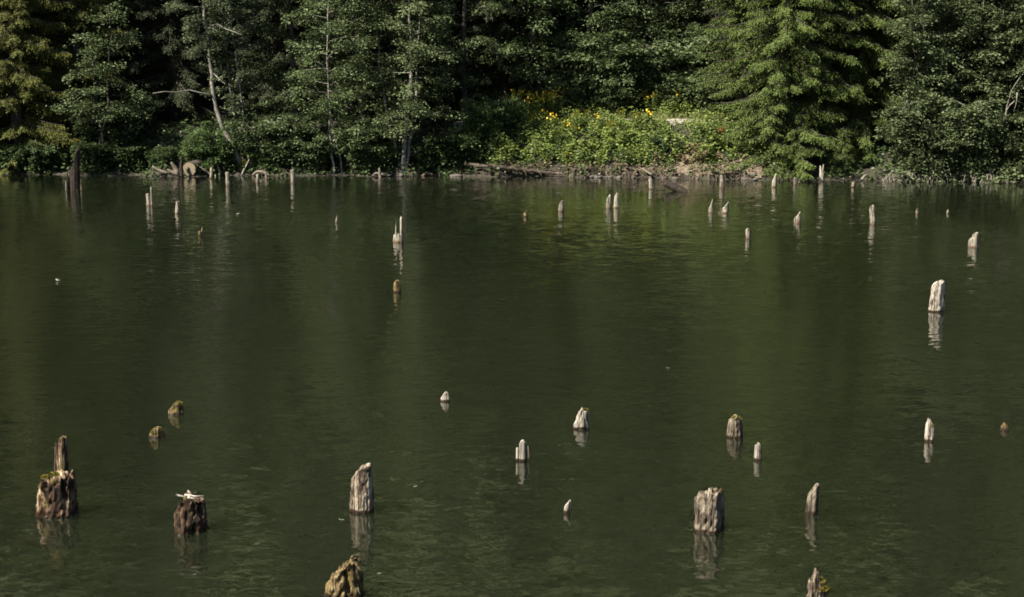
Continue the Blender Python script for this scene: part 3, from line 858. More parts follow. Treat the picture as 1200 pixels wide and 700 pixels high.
def herb_at(ms, x, d, lab, grp, s=1, name='flowering_plant'):
    place_tree(name, ms, bank(x, d), lab, 'plant', grp, rng.uniform(0, 6), s)
# yellow flowers: (photo column, metres from the water)
for x, d in [(603, 5.6), (612, 5.2), (622, 5.8), (632, 5.0), (640, 5.7), (646, 4.7), (652, 5.4), (628, 4.2), (606, 4.6)]:
    herb_at(fl_a if rng.random() < .6 else fl_b, x, d, 'tall yellow-flowered plant at the shrubby end of the bank', 'yellow flowers at the shrubby end', rng.uniform(1.0, 1.25))
for x, d in [(648, 2.9), (657, 2.0), (668, 2.6)]:
    herb_at(fl_b, x, d, 'yellow-flowered plant halfway down the bank above the log tip', 'yellow flowers halfway down the bank', rng.uniform(.9, 1.05))
for x, d in [(702, 3.6), (728, 4.0), (745, 3.2), (688, 4.3), (676, 3.4), (716, 2.8), (638, 3.6), (622, 3.2), (760, 3.9)]:
    herb_at(fl_b, x, d, 'yellow-flowered plant alone among the leafy plants of the upper bank', 'scattered yellow flowers', rng.uniform(.75, .9))
for x, d in [(757, 7.2), (765, 6.9), (772, 7.3), (780, 7.1), (795, 7.0)]:
    herb_at(fl_b, x, d, 'yellow-flowered plant just behind the path', 'yellow flowers behind the path', rng.uniform(.9, 1.05))
for x, d in [(846, 6.8), (853, 7.2), (861, 6.9), (868, 7.1)]:
    herb_at(fl_a, x, d, 'yellow-flowered plant beside the big sunlit spruce', 'yellow flowers beside the spruce', rng.uniform(.95, 1.1))
for i in range(95):
    x = rng.uniform(545, 885); d = rng.choice([rng.uniform(.9, 4.1), rng.uniform(.9, 4.1), rng.uniform(6.8, 8)])
    if 790 < x < 885 and d < 1.8 and rng.random() < .7: d += 1.5
    if 765 < x < 832 and 1.9 < d < 5: d = .9 + (d - 1.9) * .4
    zone = ('behind the path', 'on the upper flowering bank', 'low on the flowering bank')[0 if d > 6 else 1 if d > 2.2 else 2]
    bright = rng.random() < .72
    herb_at(le_a if bright else le_b, x, d, ('bright' if bright else 'dark') + ' broad-leaved green plant ' + zone, ('bright' if bright else 'dark') + ' leafy plants ' + zone, rng.uniform(.7, 1.15), 'leafy_plant')
for x, d, lab in [(664, .9, 'yellowish leafy plant low on the bank beside the fallen log tip'), (282, .5, 'yellow-leaved low plant at the foot of the leaning birch')]:
    herb_at(le_y, x, d, lab, None, .8, 'leafy_plant')
for i in range(34):
    x = rng.choice([rng.uniform(-10, 600), rng.uniform(890, 1210)]); d = rng.uniform(.4, 2.2)
    herb_at(le_b, x, d, 'dark leafy plant at the shaded foot of the shore trees', 'leafy plants under the trees', rng.uniform(.5, .9), 'leafy_plant')
DRY = herb(30, .6, M['dry'], 7, .2, spread=.5)
for x, d in [(775, .9), (790, 1.2), (805, .8), (822, 1.0), (836, 1.3), (812, 1.6)]:
    herb_at(DRY, x, d, 'withered brown plant low on the flowering bank', 'withered plants on the bank', rng.uniform(.8, 1.2), 'withered_plant')
herb_at(herb(31, .95, M['rust'], 9, .2, spread=.4), 846, 2.7, 'rusty red-brown withered bush on the bank beside the spruce', None, 1.0, 'withered_plant')

# ------------------------------------------------------------------ waterside roots, stones, logs
def root_tangle(name, x0, x1, n, mat, label, seed, hi=.45, r=.02):
    rg = np.random.default_rng(seed); g = Geo()
    for i in range(n):
        xp = rg.uniform(x0, x1); b0 = bank(xp, .1)
        L = rg.uniform(.08, .75); s = rg.choice([-1, 1]); h = rg.uniform(.12, hi)
        y = rg.uniform(-.15, .35)
        z0 = -.05
        p = np.array([(0, y + .25, h), (s * L * .3, y + .05, h * rg.uniform(.7, 1.1)), (s * L * .6, y - .08, h * rg.uniform(.2, .7)), (s * L * rg.uniform(.5, .9), y - .2, z0)])
        r_ = r * rg.uniform(.45, 1.3)
        p[1:3] += rg.normal(size=(2, 3)) * .06
        g.tube(p + [b0.x, b0.y, 0], [r_, r_ * .85, r_ * .7, r_ * .4], 5, cap=False)
    return tag(obj(name, g.mesh(name, mat, True)), label, 'roots', kind='stuff')
root_tangle('root_tangle', 668, 892, 130, M['root'], 'tangle of brown roots and twigs along the foot of the flowering bank', 201)
root_tangle('root_tangle', 1045, 1178, 150, M['root_pale'], 'pale grey roots and twigs hanging to the water under the willows', 202, .6, .022)
root_tangle('root_tangle', 170, 345, 26, M['driftwood'], 'thin pale roots along the shore among the driftwood', 203, .35)
root_tangle('root_tangle', 420, 540, 16, M['root'], 'brown roots at the waterline about the forked alder', 204, .3)

rg = np.random.default_rng(300)
def stone_mesh(seed):
    bm_v = []
    rr = np.random.default_rng(seed)
    nu, nv = 8, 5
    v = [(0, 0, -1)]
    for j in range(1, nv):
        p = -math.pi / 2 + math.pi * j / nv
        for i in range(nu):
            a = 6.283 * i / nu
            s = .8 + .4 * rr.random()
            v.append((math.cos(a) * math.cos(p) * s, .75 * math.sin(a) * math.cos(p) * s, .6 * math.sin(p) * s))
    v.append((0, 0, .6))
    q, t = [], []
    for i in range(nu):
        t.append((0, 1 + (i + 1) % nu, 1 + i))
        for j in range(nv - 2):
            q.append((1 + j * nu + i, 1 + j * nu + (i + 1) % nu, 1 + (j + 1) * nu + (i + 1) % nu, 1 + (j + 1) * nu + i))
        t.append((1 + (nv - 2) * nu + i, 1 + (nv - 2) * nu + (i + 1) % nu, len(v) - 1))
    return make_mesh('stone', v, [np.array(q), np.array(t)], M['stone'], False)
stones = [stone_mesh(s) for s in range(4)]
zones = [(425, 560, 7, 'small stone at the shaded waterline about the forked alder', 'stones about the forked alder'), (690, 890, 22, 'small stone at the foot of the flowering bank', 'stones below the flowering bank'), (1035, 1200, 18, 'grey stone among the pale roots under the willows', 'stones under the willows')]
for x0, x1, n, lab, grp in zones:
    for i in range(n):
        xp = rg.uniform(x0, x1); p = bank(xp, rg.uniform(-.15, .12)); s = rg.uniform(.07, .2)
        o = obj('stone', stones[i % 4], None, (p.x, p.y, rg.uniform(0, .05)), (0, 0, rg.uniform(0, 6)), (s * 1.3, s, s))
        tag(o, lab, 'stone', grp)

def stick(name, pts, radii, mat, label, cat, group=None, k=7):
    """pts: world points; origin at the first"""
    p0 = np.array(pts[0]); g = Geo()
    n = len(pts); kk = max(n, 3 * n - 2)
    P = np.array(pts) - p0
    tt = np.linspace(0, n - 1, kk)
    PP = np.stack([np.interp(tt, np.arange(n), P[:, c]) for c in range(3)], axis=1)
    PP[1:-1] = .5 * PP[1:-1] + .25 * (PP[:-2] + PP[2:])
    rr = np.interp(tt, np.arange(n), radii)
    g.tube(PP, rr, k, wob=.06, rng=np.random.default_rng(int(abs(p0[0]) * 100)))
    o = obj(name, g.mesh(name, M[mat], True), None, p0)
    return tag(o, label, cat, group)
def at_shore(xpx, ypx, dd=0.0):
    """a point above the waterline itself, dd metres behind it"""
    Y = bank(xpx, dd).y
    return at_depth(xpx, ypx, Y)

# log with a sawn end facing the lake
c = at_shore(222, 198.3, .1)
r0 = .335
t = thing('sawn_log', (c.x, c.y, c.z), 'thick log with a round pale sawn end facing the lake', 'log')
t.rotation_euler = (R(3), 0, R(-14))
rr_ = np.random.default_rng(9)
g = Geo(); n = 28
th = np.arange(n) * 6.283 / n
rad = r0 * (1 + .03 * np.sin(3 * th + 1) + .02 * rr_.normal(size=n))
rings = []
for y, f in ((0, 1), (.03, 1.02), (.6, 1.03), (1.6, 1.08), (2.6, 1.1)):
    rings.append(np.stack([np.cos(th) * rad * f, np.full(n, y), np.sin(th) * rad * f], axis=1))
V = np.vstack(rings); Q = [(i * n + j, (i + 1) * n + j, (i + 1) * n + (j + 1) % n, i * n + (j + 1) % n) for i in range(4) for j in range(n)]
obj('bark', make_mesh('log_bark', V, [Q], M['bark'], True), t)
V = np.vstack([rings[0] * [.955, 1, .955] + [0, -.004, 0], [[0, -.012, 0]]])
obj('sawn_face', make_mesh('sawn_face', V, [[(j, (j + 1) % n, n) for j in range(n)]], M['sawn']), t)

stick('driftwood_branch', [at_shore(178.5, 194.5, -.15), at_shore(185, 199, -.2), at_shore(191, 202, -.25), at_shore(197, 203.5, -.25)], [.03, .06, .09, .07], 'driftwood', 'long curved driftwood branch curling up out of the water beside the spruces', 'driftwood')
stick('driftwood_branch', [at_shore(208, 203.5, -.1), at_shore(206, 198, -.1), at_shore(203, 194, -.15), at_shore(200.5, 190.5, -.2)], [.15, .12, .09, .05], 'driftwood', 'thick pale driftwood stub leaning beside the sawn log', 'driftwood')
stick('driftwood_branch', [at_shore(209, 205, -.35), at_shore(202, 202, -.35), at_shore(196, 198.5, -.35)], [.08, .08, .04], 'driftwood', 'short pale driftwood piece lying before the leaning stub', 'driftwood')
stick('driftwood_branch', [at_shore(213, 208, -.3), at_shore(212.5, 200, -.25), at_shore(212, 192, -.25), at_shore(212.5, 188, -.2)], [.09, .09, .075, .04], 'black_wood', 'upright dark driftwood post touching the sawn log', 'driftwood')
stick('driftwood_branch', [at_shore(231, 193, .2), at_shore(237, 198, .05), at_shore(243, 202, -.1), at_shore(247, 204.5, -.2)], [.03, .05, .05, .06], 'driftwood', 'thin pale driftwood branch sloping from the sawn log to a grey post', 'driftwood')
stick('driftwood_branch', [at_shore(258, 206, -.1), at_shore(257, 199, -.05), at_shore(254.5, 193, 0), at_shore(252, 190, .1)], [.055, .05, .04, .025], 'driftwood', 'curved pale root arching up behind the flat-topped post', 'driftwood')
stick('driftwood_branch', [at_shore(283, 206, -.1), at_shore(286, 199, 0), at_shore(291, 190, .2), at_shore(294, 182, .4)], [.05, .045, .04, .025], 'bark_pale', 'thin grey branch rising from the water at the foot of the birches', 'driftwood')
stick('driftwood_branch', [at_shore(296, 206, -.1), at_shore(301, 201, -.1), at_shore(309, 202, -.1), at_shore(316, 206, -.1)], [.06, .07, .08, .05], 'driftwood', 'low arched pale root lying between two short posts', 'driftwood')
stick('driftwood_branch', [at_shore(437, 206.5, -.1), at_shore(440, 203, -.1), at_shore(447, 204.5, -.15), at_shore(458, 206, -.2)], [.05, .06, .075, .05], 'driftwood', 'low pale driftwood with an upright stub beside the forked alder', 'driftwood')
stick('driftwood_branch', [at_shore(495, 206.5, -.1), at_shore(500, 202.5, 0), at_shore(508, 205, -.1)], [.05, .07, .04], 'root', 'small brown driftwood knot past the forked alder', 'driftwood')
stick('driftwood_branch', [at_shore(764, 205, -.3), at_shore(757, 200.5, 0), at_shore(750, 197, .3)], [.06, .05, .03], 'driftwood', 'pale stick slanting down the flowering bank to a post', 'driftwood')
stick('driftwood_branch', [at_shore(1010, 210.5, -.4), at_shore(1013, 206.5, -.3), at_shore(1016, 205, -.2)], [.06, .055, .03], 'root_pale', 'short pale stick leaning at the dark waterline before the willows', 'driftwood')

# long fallen log along the shore with hanging roots
t = thing('fallen_log', at_shore(664, 204.5, -.2), 'long fallen grey log lying along the waterline by the flowering bank', 'log')
b0 = t.location.copy()
pts = [(664, 204.5, -.2), (645, 203, -.2), (620, 200.5, -.1), (595, 197.5, 0), (570, 195, .1), (545, 193, .3)]
P = [tuple(at_shore(x, y, d) - b0) for x, y, d in pts]
g = Geo(); P = np.array(P); tt = np.linspace(0, 5, 26); P = np.stack([np.interp(tt, np.arange(6), P[:, c_]) for c_ in range(3)], axis=1); P[1:] += np.random.default_rng(2).normal(size=(25, 3)) * .025; g.tube(P, np.interp(tt, np.arange(6), [.04, .08, .10, .10, .09, .08]), 10, wob=.09, rng=np.random.default_rng(4))
obj('trunk', g.mesh('log_trunk', M['log_wood'], True), t)
for x, y in ((613, 200), (631, 202), (652, 203.5)):
    q0 = at_shore(x, y - .5, -.25) - b0; q1 = at_shore(x + 3, y + 2, -.42) - b0; q2 = at_shore(x + 4, 208.5, -.45) - b0
    g = Geo(); g.tube([tuple(q0), tuple(q1), tuple(q2)], [.035, .03, .018], 5); obj('root', g.mesh('log_root', M['log_wood'], True), t)

# dark log sticking slantwise out of the water
p1, s1 = on_water(804, 225)
a = at_depth(780, 214.5, p1.y + .6)
stick('sunken_log', [tuple(p1 + Vector((.3, -.2, -.12))), tuple(p1 + Vector((0, 0, .0))), tuple(at_depth(791, 220.5, p1.y + .3)), tuple(a)], [.06, .12, .17, .16], 'black_wood', 'dark wet log end slanting out of the water by the flowering bank', 'log', k=9)

# ------------------------------------------------------------------ stumps
def fbm1(rng, k, octs=((1, 1.0), (2, .7), (4, .5), (7, .4), (11, .3))):
    th = np.arange(k) * 2 * np.pi / k
    s = np.zeros(k)
    for f, a in octs:
        s += a * np.sin(f * th + rng.random() * 6.283) * rng.uniform(.5, 1)
    return s / 2

def stump_mesh(seed, w, h, prof, mat, na=28, nz=14, jag=.12, groove=.12, hollow=.25, flare=.12, lean=0.0, leany=0.0, depth=.85, bend=0.0, erode=0.0, thin=0.0):
    """w,h metres; prof: (u, share of h) across the width; origin at the waterline"""
    rng = np.random.default_rng(seed)
    th = np.arange(na) * 2 * np.pi / na
    u, v = np.cos(th), np.sin(th)
    pu, ph = zip(*prof)
    gro = np.zeros(na)
    for f in (5, 8, 13, 19):
        gro += np.abs(np.sin(f * .5 * th + rng.random() * 6.28)) * rng.uniform(.4, 1)
    gro = (gro - gro.mean()) / (gro.max() - gro.min() + 1e-6)
    wid = fbm1(rng, na, ((1, .4), (2, .8), (3, .6), (5, .3)))
    jg = rng.random(na)
    jg = .6 * jg + .4 * np.roll(jg, 1)
    top = np.interp(u, pu, ph)
    top = np.maximum(.12, top - jag * jg)
    # spires lose height away from the middle plane
    low = min(ph)
    top = low + (top - low) * (1 - thin * np.abs(v) ** 1.5)
    top = np.maximum(top, .1) * h
    rows = []
    bot = -.35 * max(h, .3)
    ts = np.concatenate([[0], np.linspace(.18, 1, nz)])
    def place(rf, zz):
        zc = np.clip(zz / h, 0, 1.2)
        k = 1 + flare * (1 - zc) ** 2 - .06 * zc
        rad = w * .5 * rf * k
        x = u * rad + lean * zz + bend * h * zc ** 2
        y = v * rad * depth + leany * zz
        return np.stack([x, y, zz], axis=1)
    for t in ts:
        zz = bot + (top - bot) * t
        tw = np.roll(gro, int(round(t * 1.5)))
        rf = 1 + .10 * wid + groove * tw
        P = place(rf, zz)
        if erode:
            for i in range(na):
                q = Vector((P[i, 0] / w * 3.2, P[i, 1] / w * 3.2, P[i, 2] / w * 1.5 + seed))
                nn = mnoise.noise(q) + .5 * mnoise.noise(q * 2.3)
                q2 = Vector((P[i, 0] / w * 9, P[i, 1] / w * 9, P[i, 2] / w * 2.2 + seed))
                f = 1 - erode * max(0, nn - .05) + .08 * mnoise.noise(q * 5) - .22 * erode ** .5 * max(0, mnoise.noise(q2)) - .10 * max(0, mnoise.noise(q2 * 2.1))
                cx = lean * P[i, 2] + bend * h * (max(0, P[i, 2]) / h) ** 2; cy = leany * P[i, 2]
                P[i, 0] = cx + (P[i, 0] - cx) * f; P[i, 1] = cy + (P[i, 1] - cy) * f
        rows.append(P)
    # broken top
    for f, dz in ((.86, .03), (.62, .55), (.3, .9)):
        uu = u * f
        tt = np.interp(uu, pu, ph)
        tt = low + (tt - low) * (1 - thin * np.abs(v * f) ** 1.5)
        zz = np.maximum(.05, tt - hollow * dz * (1 - f ** 2) - jag * rng.random(na) * .8) * h
        zz = np.minimum(zz, top * .5 + .5 * zz + .02 * h)
        rows.append(place(f * (1 + .1 * wid), zz))
    V = np.vstack(rows)
    n = len(rows)
    Q = [(i * na + j, i * na + (j + 1) % na, (i + 1) * na + (j + 1) % na, (i + 1) * na + j) for i in range(n - 1) for j in range(na)]
    cz = V[-na:].mean(axis=0)
    V = np.vstack([V, [cz]])
    T = [((n - 1) * na + j, (n - 1) * na + (j + 1) % na, len(V) - 1) for j in range(na)]
    return make_mesh('stump', V, [np.array(Q), np.array(T)], M[mat], False)

def moss_tuft(seed, r, n=420, leaf=.03):
    rg = np.random.default_rng(seed); g = Geo()
    d = unit(rg.normal(size=(n, 3))); d[:, 2] = np.abs(d[:, 2])
    P = d * r * rg.random((n, 1)) ** .4 * np.array([1, 1, .6])
    L = leaf * (.6 + .8 * rg.random(n))
    g.leaves(P, d + rg.normal(size=(n, 3)) * .5, rg.normal(size=(n, 3)), L, L * .6)
    return g.mesh('moss', M['moss'])

FLAT = [(-1, .92), (-.4, 1), (.3, .97), (1, .9)]
PEAK = [(-1, .35), (-.5, .7), (0, 1), (.5, .75), (1, .4)]
PEAKR = [(-1, .3), (-.4, .5), (.1, .75), (.5, 1), (1, .7)]
PEAKL = [(-1, .75), (-.5, 1), (0, .75), (.5, .5), (1, .35)]
SLANT = [(-1, .72), (-.5, .86), (.2, .95), (.7, 1), (1, .93)]
TWO = [(-1, .75), (-.55, .95), (-.15, .6), (.1, .45), (.4, .9), (.7, 1), (1, .8)]
SHOULD = [(-1, .35), (-.55, .5), (-.2, .62), (-.02, .97), (.25, .9), (.5, 1), (.75, .88), (1, .7)]

def stump(x, y, w, h, label, prof=FLAT, mat='far_wood', near=0, extra=(), moss=(), sticks=(), name='tree_stump', group=None, **kw):
    """x, y: photo pixel of the middle of the waterline front; w, h: photo pixels"""
    p, t = on_water(x, y)
    mpp = t / F
    ang = math.atan2(CAMZ, p.y)
    depth = kw.pop('depth', .85)
    wm = w * mpp / 1.06
    back = wm * .5 * depth
    hm = max(.35 * wm, (h * mpp - wm * depth * math.sin(ang) * .5) / math.cos(ang))
    loc = Vector((p.x * (1 + back / p.y), p.y + back, 0))
    na, nz = ((20, 8), (44, 20), (84, 40))[near]
    seed = int(x * 7 + y)
    rl = random.Random(seed)
    if near == 0:
        kw.setdefault('groove', .18)
        kw.setdefault('erode', rl.uniform(.1, .5))
        kw.setdefault('lean', rl.uniform(-.09, .09))
        kw.setdefault('leany', rl.uniform(-.08, .08))
        kw.setdefault('jag', rl.uniform(.05, .2))
    me = stump_mesh(seed, wm, hm, prof, mat, na, nz, depth=depth, **kw)
    if not extra and not moss and not sticks:
        return tag(obj(name, me, None, loc), label, 'stump', group)
    o = thing(name, loc, label, 'stump', group)
    obj('trunk', me, o)
    for e in extra:      # (dx px, dy m, w px, h px, profile, keyword arguments)
        dx, dy, ew, eh, ep, ekw = e
        m2 = stump_mesh(seed + int(dx * 5) + 3, ew * mpp, eh * mpp / math.cos(ang), ep, ekw.pop('mat', mat), max(12, na // 2), max(8, nz // 2), **ekw)
        obj('splinter', m2, o, (dx * mpp, dy, 0))
    for i, (dx, hz, dy, r) in enumerate(moss):
        obj('moss', moss_tuft(seed + i, r * mpp, leaf=max(.022, 1.6 * mpp)), o, (dx * mpp, dy, hz * mpp))
    for i, (pts, r) in enumerate(sticks):
        g = Geo(); g.tube([(a * mpp, d, b * mpp) for a, b, d in pts], np.linspace(r, r * .5, len(pts)) * mpp, 6)
        obj('twig', g.mesh('twig', M['bleached'], True), o)
    return o

# near stumps
stump(69, 607, 48, 57, 'largest brown rotten stump, ragged, with a thinner mossy-topped post right behind it', [(-1, .62), (-.75, .82), (-.35, .86), (0, .93), (.4, .9), (.65, .88), (.78, 1), (1, .8)], 'rotten', 2, jag=.12, groove=.16, hollow=.5, erode=.7, flare=.2, moss=[(-2, 47, -.06, 6), (-12, 45, -.08, 4)])
stump(72.5, 556, 15.5, 45, 'slim dark post with a moss cap rising behind the largest brown stump', [(-1, .84), (-.2, .86), (.05, 1), (.6, 1), (1, .92)], 'rotten', 1, jag=.05, groove=.1, erode=.3, lean=.03, moss=[(2, 40, 0, 4)])
stump(224, 626, 39, 50, 'brown split stump with white sticks lying across its top', [(-1, .5), (-.8, .68), (-.5, .85), (-.35, 1), (-.1, 1), (.1, .9), (.6, .85), (1, .78)], 'rotten', 2, jag=.16, groove=.2, hollow=.35, erode=.75, flare=.06,
      sticks=[([(-14, 45.5, -.1), (-4, 44, -.12), (8, 46, -.02)], 1.5), ([(-4, 46, -.1), (8, 44.5, -.12), (20, 45, -.12)], 1.3), ([(0, 44, -.14), (14, 41, -.16)], 1.7), ([(-2, 48, 0), (5, 44, -.1)], 1.2)])
stump(424, 602, 27, 58, 'tall grey-brown stump with a slanting broken top', [(-1, .70), (-.6, .82), (-.1, .93), (.4, .98), (.8, 1), (1, .9)], 'grey_wood', 2, jag=.04, groove=.07, hollow=.08, lean=.02, flare=.14, erode=.16,
      extra=[(11, .02, 7, 34, [(-1, .8), (0, 1), (1, .8)], dict(mat='rotten', jag=.1))])
stump(404, 703, 47, 49, 'jagged yellow-brown rotten stump below the tall slant-topped one', [(-1, .34), (-.8, .5), (-.45, .64), (-.1, .78), (.15, .84), (.35, 1), (.65, 1), (.85, .8), (1, .6)], 'mossy', 2, jag=.14, groove=.2, hollow=.3, erode=.75, flare=.12)
stump(830, 626, 37, 53, 'broad grey fissured stump with a jagged top and brown waterline', [(-1, .8), (-.75, .9), (-.3, .9), (0, .9), (.08, 1), (.3, .95), (.5, 1.02), (.8, .98), (1, .9)], 'grey_wood', 2, jag=.09, groove=.14, hollow=.2, erode=.3, flare=.04,
      extra=[(3, -.06, 5.5, 52, [(-1, .9), (0, 1), (1, .92)], dict(jag=.06)), (14, .02, 6, 50, [(-1, .9), (0, 1), (1, .92)], dict(mat='rotten', jag=.06))])
stump(951, 604, 14.5, 37, 'grey stump curving up to a blunt point', [(-1, .6), (-.5, .75), (0, .9), (.35, 1), (.7, 1), (1, .85)], 'grey_wood', 1, jag=.05, groove=.14, bend=.09, erode=.2)
stump(955, 711, 23, 44, 'broken stump with bright yellow-green moss', [(-1, .55), (-.7, .72), (-.3, .7), (-.05, 1), (.2, .98), (.4, .55), (1, .4)], 'grey_wood', 2, jag=.08, groove=.16, erode=.5, extra=[(9, 0, 12, 24, [(-1, 1), (.2, .9), (1, .7)], dict(mat='mossy', jag=.2, erode=.3)), (5, -.02, 6, 30, FLAT, dict(mat='mossy', jag=.1))], moss=[(4, 29, -.03, 5), (9, 21, -.05, 5), (12, 18, -.03, 4), (6, 20, -.07, 4)])
# middle distance
stump(681, 504, 19, 27, 'whitish stump with a wide brown foot and a dark notch at its top', [(-1, .2), (-.7, .35), (-.4, .7), (-.1, .85), (.1, 1), (.35, .86), (.8, .88), (1, .8)], 'bleached', 1, jag=.07, groove=.12, erode=.35, moss=[(5, 22, -.02, 2.6)])
stump(612.5, 541, 9, 26, 'pale split stump of three upright splinters', [(-1, .8), (-.3, .97), (.2, 1), (1, .8)], 'bleached', 1, jag=.06, groove=.14, extra=[(-6, 0, 4, 16, FLAT, dict(jag=.06)), (6, .02, 5.5, 19, PEAK, dict(mat='grey_wood', jag=.1))])
stump(664.5, 602, 8, 16, 'small pale curved stub sticking out of the water by itself', [(-1, .45), (-.3, .7), (.3, .95), (.7, 1), (1, .8)], 'bleached', 1, jag=.03, groove=.1, bend=.12)
stump(861, 514, 18, 28, 'grey fissured stump with a yellowish ragged top', [(-1, .6), (-.7, .78), (-.2, .95), (.2, 1), (.6, .93), (1, .7)], 'grey_wood', 1, jag=.08, groove=.16, erode=.35, moss=[(0, 23, -.03, 4), (4, 22, 0, 3)])
stump(888, 540, 9, 21, 'small whitish post just beyond the broad grey fissured stump', [(-1, .85), (0, 1), (.5, .97), (1, .8)], 'bleached', 1, jag=.05, groove=.14)
stump(1097, 366, 18.5, 38, 'big white bleached stump standing far from any other', [(-1, .72), (-.7, .85), (-.2, .95), (.3, .95), (.7, 1), (1, .85)], 'bleached', 1, jag=.05, groove=.1, erode=.18, lean=.04)
stump(1089, 518, 11.5, 28, 'pale narrow stump split down its length', [(-1, .7), (-.5, .95), (-.1, 1), (.3, .8), (.7, .7), (1, .6)], 'bleached', 1, jag=.06, groove=.18, erode=.3, moss=[(1, 19, -.02, 2.4)])
stump(1177, 505, 10, 10, 'tiny mossy nub of a stump past the pale narrow split one', PEAK, 'mossy', 1, jag=.1, groove=.15, erode=.3)
stump(522, 471, 11, 12, 'small pale rounded nub alone on the open water', [(-1, .4), (-.4, .8), (.1, 1), (.6, .9), (1, .45)], 'bleached', 1, jag=.06, groove=.1)
stump(207, 487, 18, 17, 'rounded pale nub with a mossy top', [(-1, .3), (-.5, .75), (0, .95), (.5, 1), (1, .5)], 'mossy', 1, jag=.08, groove=.14, erode=.3, moss=[(3, 12, 0, 4)])
stump(184.5, 514, 18, 19, 'dark mossy rounded nub beside the pale mossy-topped one', [(-1, .25), (-.6, .7), (-.2, .95), (.2, 1), (.6, .8), (1, .25)], 'mossy', 1, jag=.1, groove=.2, erode=.4, thin=.5, moss=[(0, 8, 0, 5), (-3, 6, -.04, 4)])
stump(465.5, 343, 9, 15, 'round-topped mossy stub below the two-pronged stump', [(-1, .7), (-.4, 1), (.3, .98), (1, .6)], 'mossy', 1, jag=.05, groove=.12)
stump(467, 284, 12.5, 10, 'pale block stump with two tall prongs', FLAT, 'far_wood', 1, jag=.15, groove=.15, extra=[(-2.5, 0, 3.2, 26, PEAK, dict(jag=.05)), (3.8, 0, 4.2, 30, FLAT, dict(jag=.04))])
stump(1141, 290, 12.5, 22, 'white stump with a low shoulder and upright prongs', SHOULD, 'far_wood', 1, jag=.06, groove=.16, thin=.4)
stump(1023, 263, 7.5, 23, 'tall white ridged post before the shaded shore', TWO[:2] + [(0, .93), (.5, 1), (1, .9)], 'far_wood', 0, jag=.04)
stump(934.5, 261.5, 8.5, 17, 'white stump tapering to a sharp tip', PEAKR, 'far_wood', 0, jag=.04, bend=.12, thin=.5)
stump(877, 280, 6.5, 13, 'short white round-topped post past the pair of pointed stumps', [(-1, .8), (-.2, 1), (.4, .95), (1, .7)], 'far_wood', 0, jag=.05)
stump(833, 249.5, 5.5, 19, 'slim white pointed stump, one of a pair', [(-1, .25), (-.3, .5), (.2, .9), (.6, 1), (1, .8)], 'far_wood', 0, jag=.04, bend=.08, thin=.4)
stump(849.5, 250, 8, 17, 'wider white stump with its tip bent over, next to the slim pointed one', PEAKR, 'far_wood', 0, jag=.04, bend=.15, thin=.5)
stump(713, 244, 6.5, 17, 'white pointed stump, the lower of two side by side', [(-1, .6), (-.3, .85), (.2, 1), (.6, .8), (1, .5)], 'far_wood', 0, jag=.06)
stump(722, 244, 7, 19, 'white pointed stump, the higher of two side by side', [(-1, .75), (-.4, .9), (0, 1), (.4, .92), (1, .45)], 'far_wood', 0, jag=.06)
stump(657.5, 248, 7, 13.5, 'stubby white round-topped stump alone before the fallen log', [(-1, .6), (-.4, .9), (.2, 1), (.7, .9), (1, .6)], 'far_wood', 0, jag=.06)
stump(615.5, 254.5, 6, 8.5, 'tiny yellowish two-knobbed stub', [(-1, .5), (-.5, .6), (0, .55), (.4, 1), (1, .7)], 'mossy', 0, jag=.05)
stump(763.5, 222, 6, 14.5, 'grey post standing before the slanting stick at the flowering bank', [(-1, .8), (0, 1), (1, .75)], 'far_wood', 0, jag=.06)
stump(846, 220, 6, 16, 'grey post at the foot of the flowering bank below the rusty bush', [(-1, .75), (-.3, 1), (.3, .9), (1, .7)], 'far_wood', 0, jag=.08)
stump(907, 219.5, 6, 16.5, 'narrow-waisted grey post before the young spruce', [(-1, .5), (-.2, .8), (.3, 1), (1, .85)], 'far_wood', 0, jag=.06, lean=.06)
stump(931.5, 216.5, 3.5, 9.5, 'short thin pale post beside the shaded gap under the spruces', FLAT, 'far_wood', 0)
stump(936.3, 216, 2.5, 4, 'tiniest pale stub, right beside the short thin post', FLAT, 'far_wood', 0)
stump(963, 213, 6.5, 21, 'tall white post split into two points before the dark gap', TWO, 'far_wood', 0, jag=.04, groove=.12)
stump(999.8, 220, 4.5, 8.5, 'small grey split stub in dark water near the willows', TWO, 'grey_wood', 0)
stump(1074.6, 251, 3.2, 7, 'thin small pale stub before the willows, taller of two', PEAK, 'far_wood', 0)
stump(1110.5, 250.5, 3.2, 5.5, 'thin small pale stub before the willows, lower of two', PEAK, 'far_wood', 0)
stump(174.3, 241.5, 5, 15, 'white stump forked into a tall and a low prong', FLAT, 'far_wood', 0, jag=.05, extra=[(3.2, .02, 3.4, 23, PEAK, dict(jag=.04))])
stump(207.5, 250.5, 5, 15, 'plain white upright post beside the forked white one', [(-1, .9), (0, 1), (1, .92)], 'far_wood', 0, jag=.04)
stump(235, 276.5, 5, 6, 'tiny crooked mossy stub with a raised tip', FLAT, 'mossy', 0, extra=[(1.2, 0, 2.4, 11, PEAK, dict(jag=.04, lean=.1, mat='far_wood'))])
stump(394.3, 261, 2.8, 9, 'thin lone white peg in open water before the twin pale stems', PEAK, 'far_wood', 0)
stump(247.5, 209.5, 4, 15, 'grey post standing just past the sawn log end', [(-1, .85), (0, 1), (1, .8)], 'grey_wood', 0)
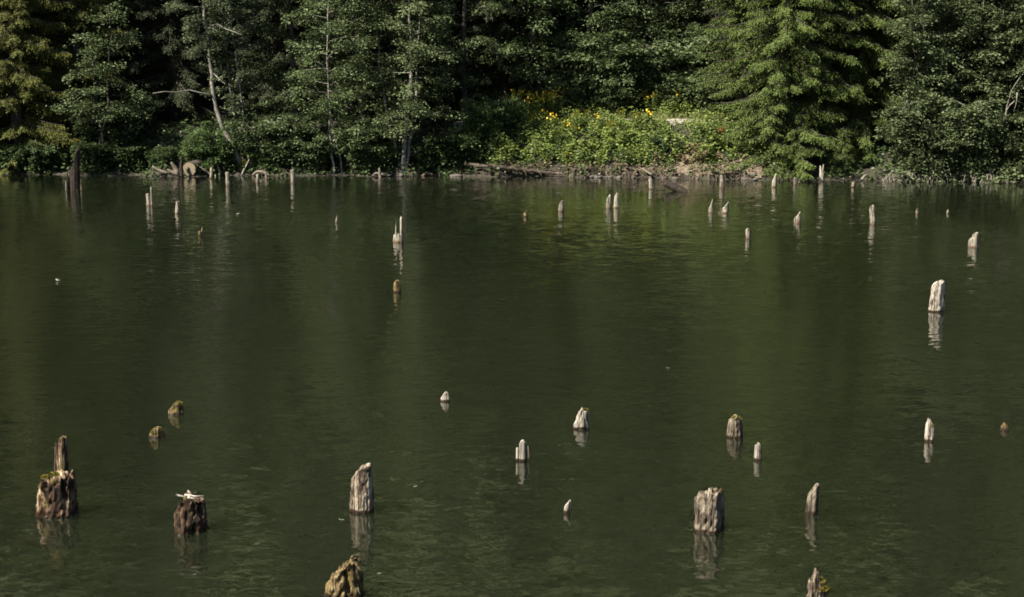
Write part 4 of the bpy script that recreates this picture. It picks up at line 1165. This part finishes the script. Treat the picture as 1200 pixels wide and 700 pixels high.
stump(267.3, 218, 5.4, 17, 'stout flat-topped white post before the bright green shrub', FLAT, 'far_wood', 0, jag=.03)
stump(301.7, 214.5, 4, 11, 'short pale post before the arched root', FLAT, 'far_wood', 0)
stump(312.3, 210, 3, 9, 'thin pale post behind the arched root', FLAT, 'far_wood', 0)
stump(343.5, 215, 5.8, 17, 'flat-topped grey-white post before the dark shrubs', FLAT, 'far_wood', 0, jag=.04)
stump(445.3, 208, 3.5, 12, 'thin pale stub rising from the low driftwood', FLAT, 'driftwood', 0)
# dark broken trunk
stump(88, 224, 12.5, 56, 'dark broken tree trunk leaning up out of the water under the spruces', [(-1, .42), (-.6, .5), (-.25, .56), (-.05, .62), (.1, .9), (.4, 1), (.8, .97), (1, .6)], 'black_wood', 1, name='broken_trunk', bend=.06, flare=.05, jag=.08, groove=.12, hollow=.02, thin=.3,
      extra=[(-7.5, -.1, 3, 24, PEAK, dict(mat='black_wood')), (-8.8, -.2, 1.6, 14, PEAK, dict(mat='far_wood')), (8, -.1, 2, 14, PEAK, dict(mat='grey_wood'))], moss=[(3, 58, 0, 4)])

# ------------------------------------------------------------------ floating bits
def floater(x, y, size, label):
    p, t = on_water(x, y, .006)
    g = Geo()
    rg = np.random.default_rng(int(x))
    a = rg.random() * 3
    g.leaves([(0, 0, 0), (0, 0, .004)], [(math.cos(a), math.sin(a), .15), (-math.cos(a), math.sin(a) * .5, .25)], [(0, 0, 1), (0, -.2, 1)], size, size * .6, .25)
    tag(obj('floating_leaf', g.mesh('floating_leaf', M['pale_leaf']), None, p), label, 'leaf')
floater(67.5, 330, .14, 'pale leaf floating alone on open water beyond the two mossy nubs')
floater(278, 251.5, .12, 'pale leaf floating on the water below the flat-topped white post')
floater(400, 610, .045, 'pale leaf floating beside the tall slant-topped stump')
floater(783, 432, .05, 'pale leaf floating on open water short of the ragged-topped stump')
floater(444, 673, .03, 'pale leaf floating beside the jagged yellow-brown stump')
floater(486, 571, .04, 'pale leaf floating in open water right of the tall slant-topped stump')
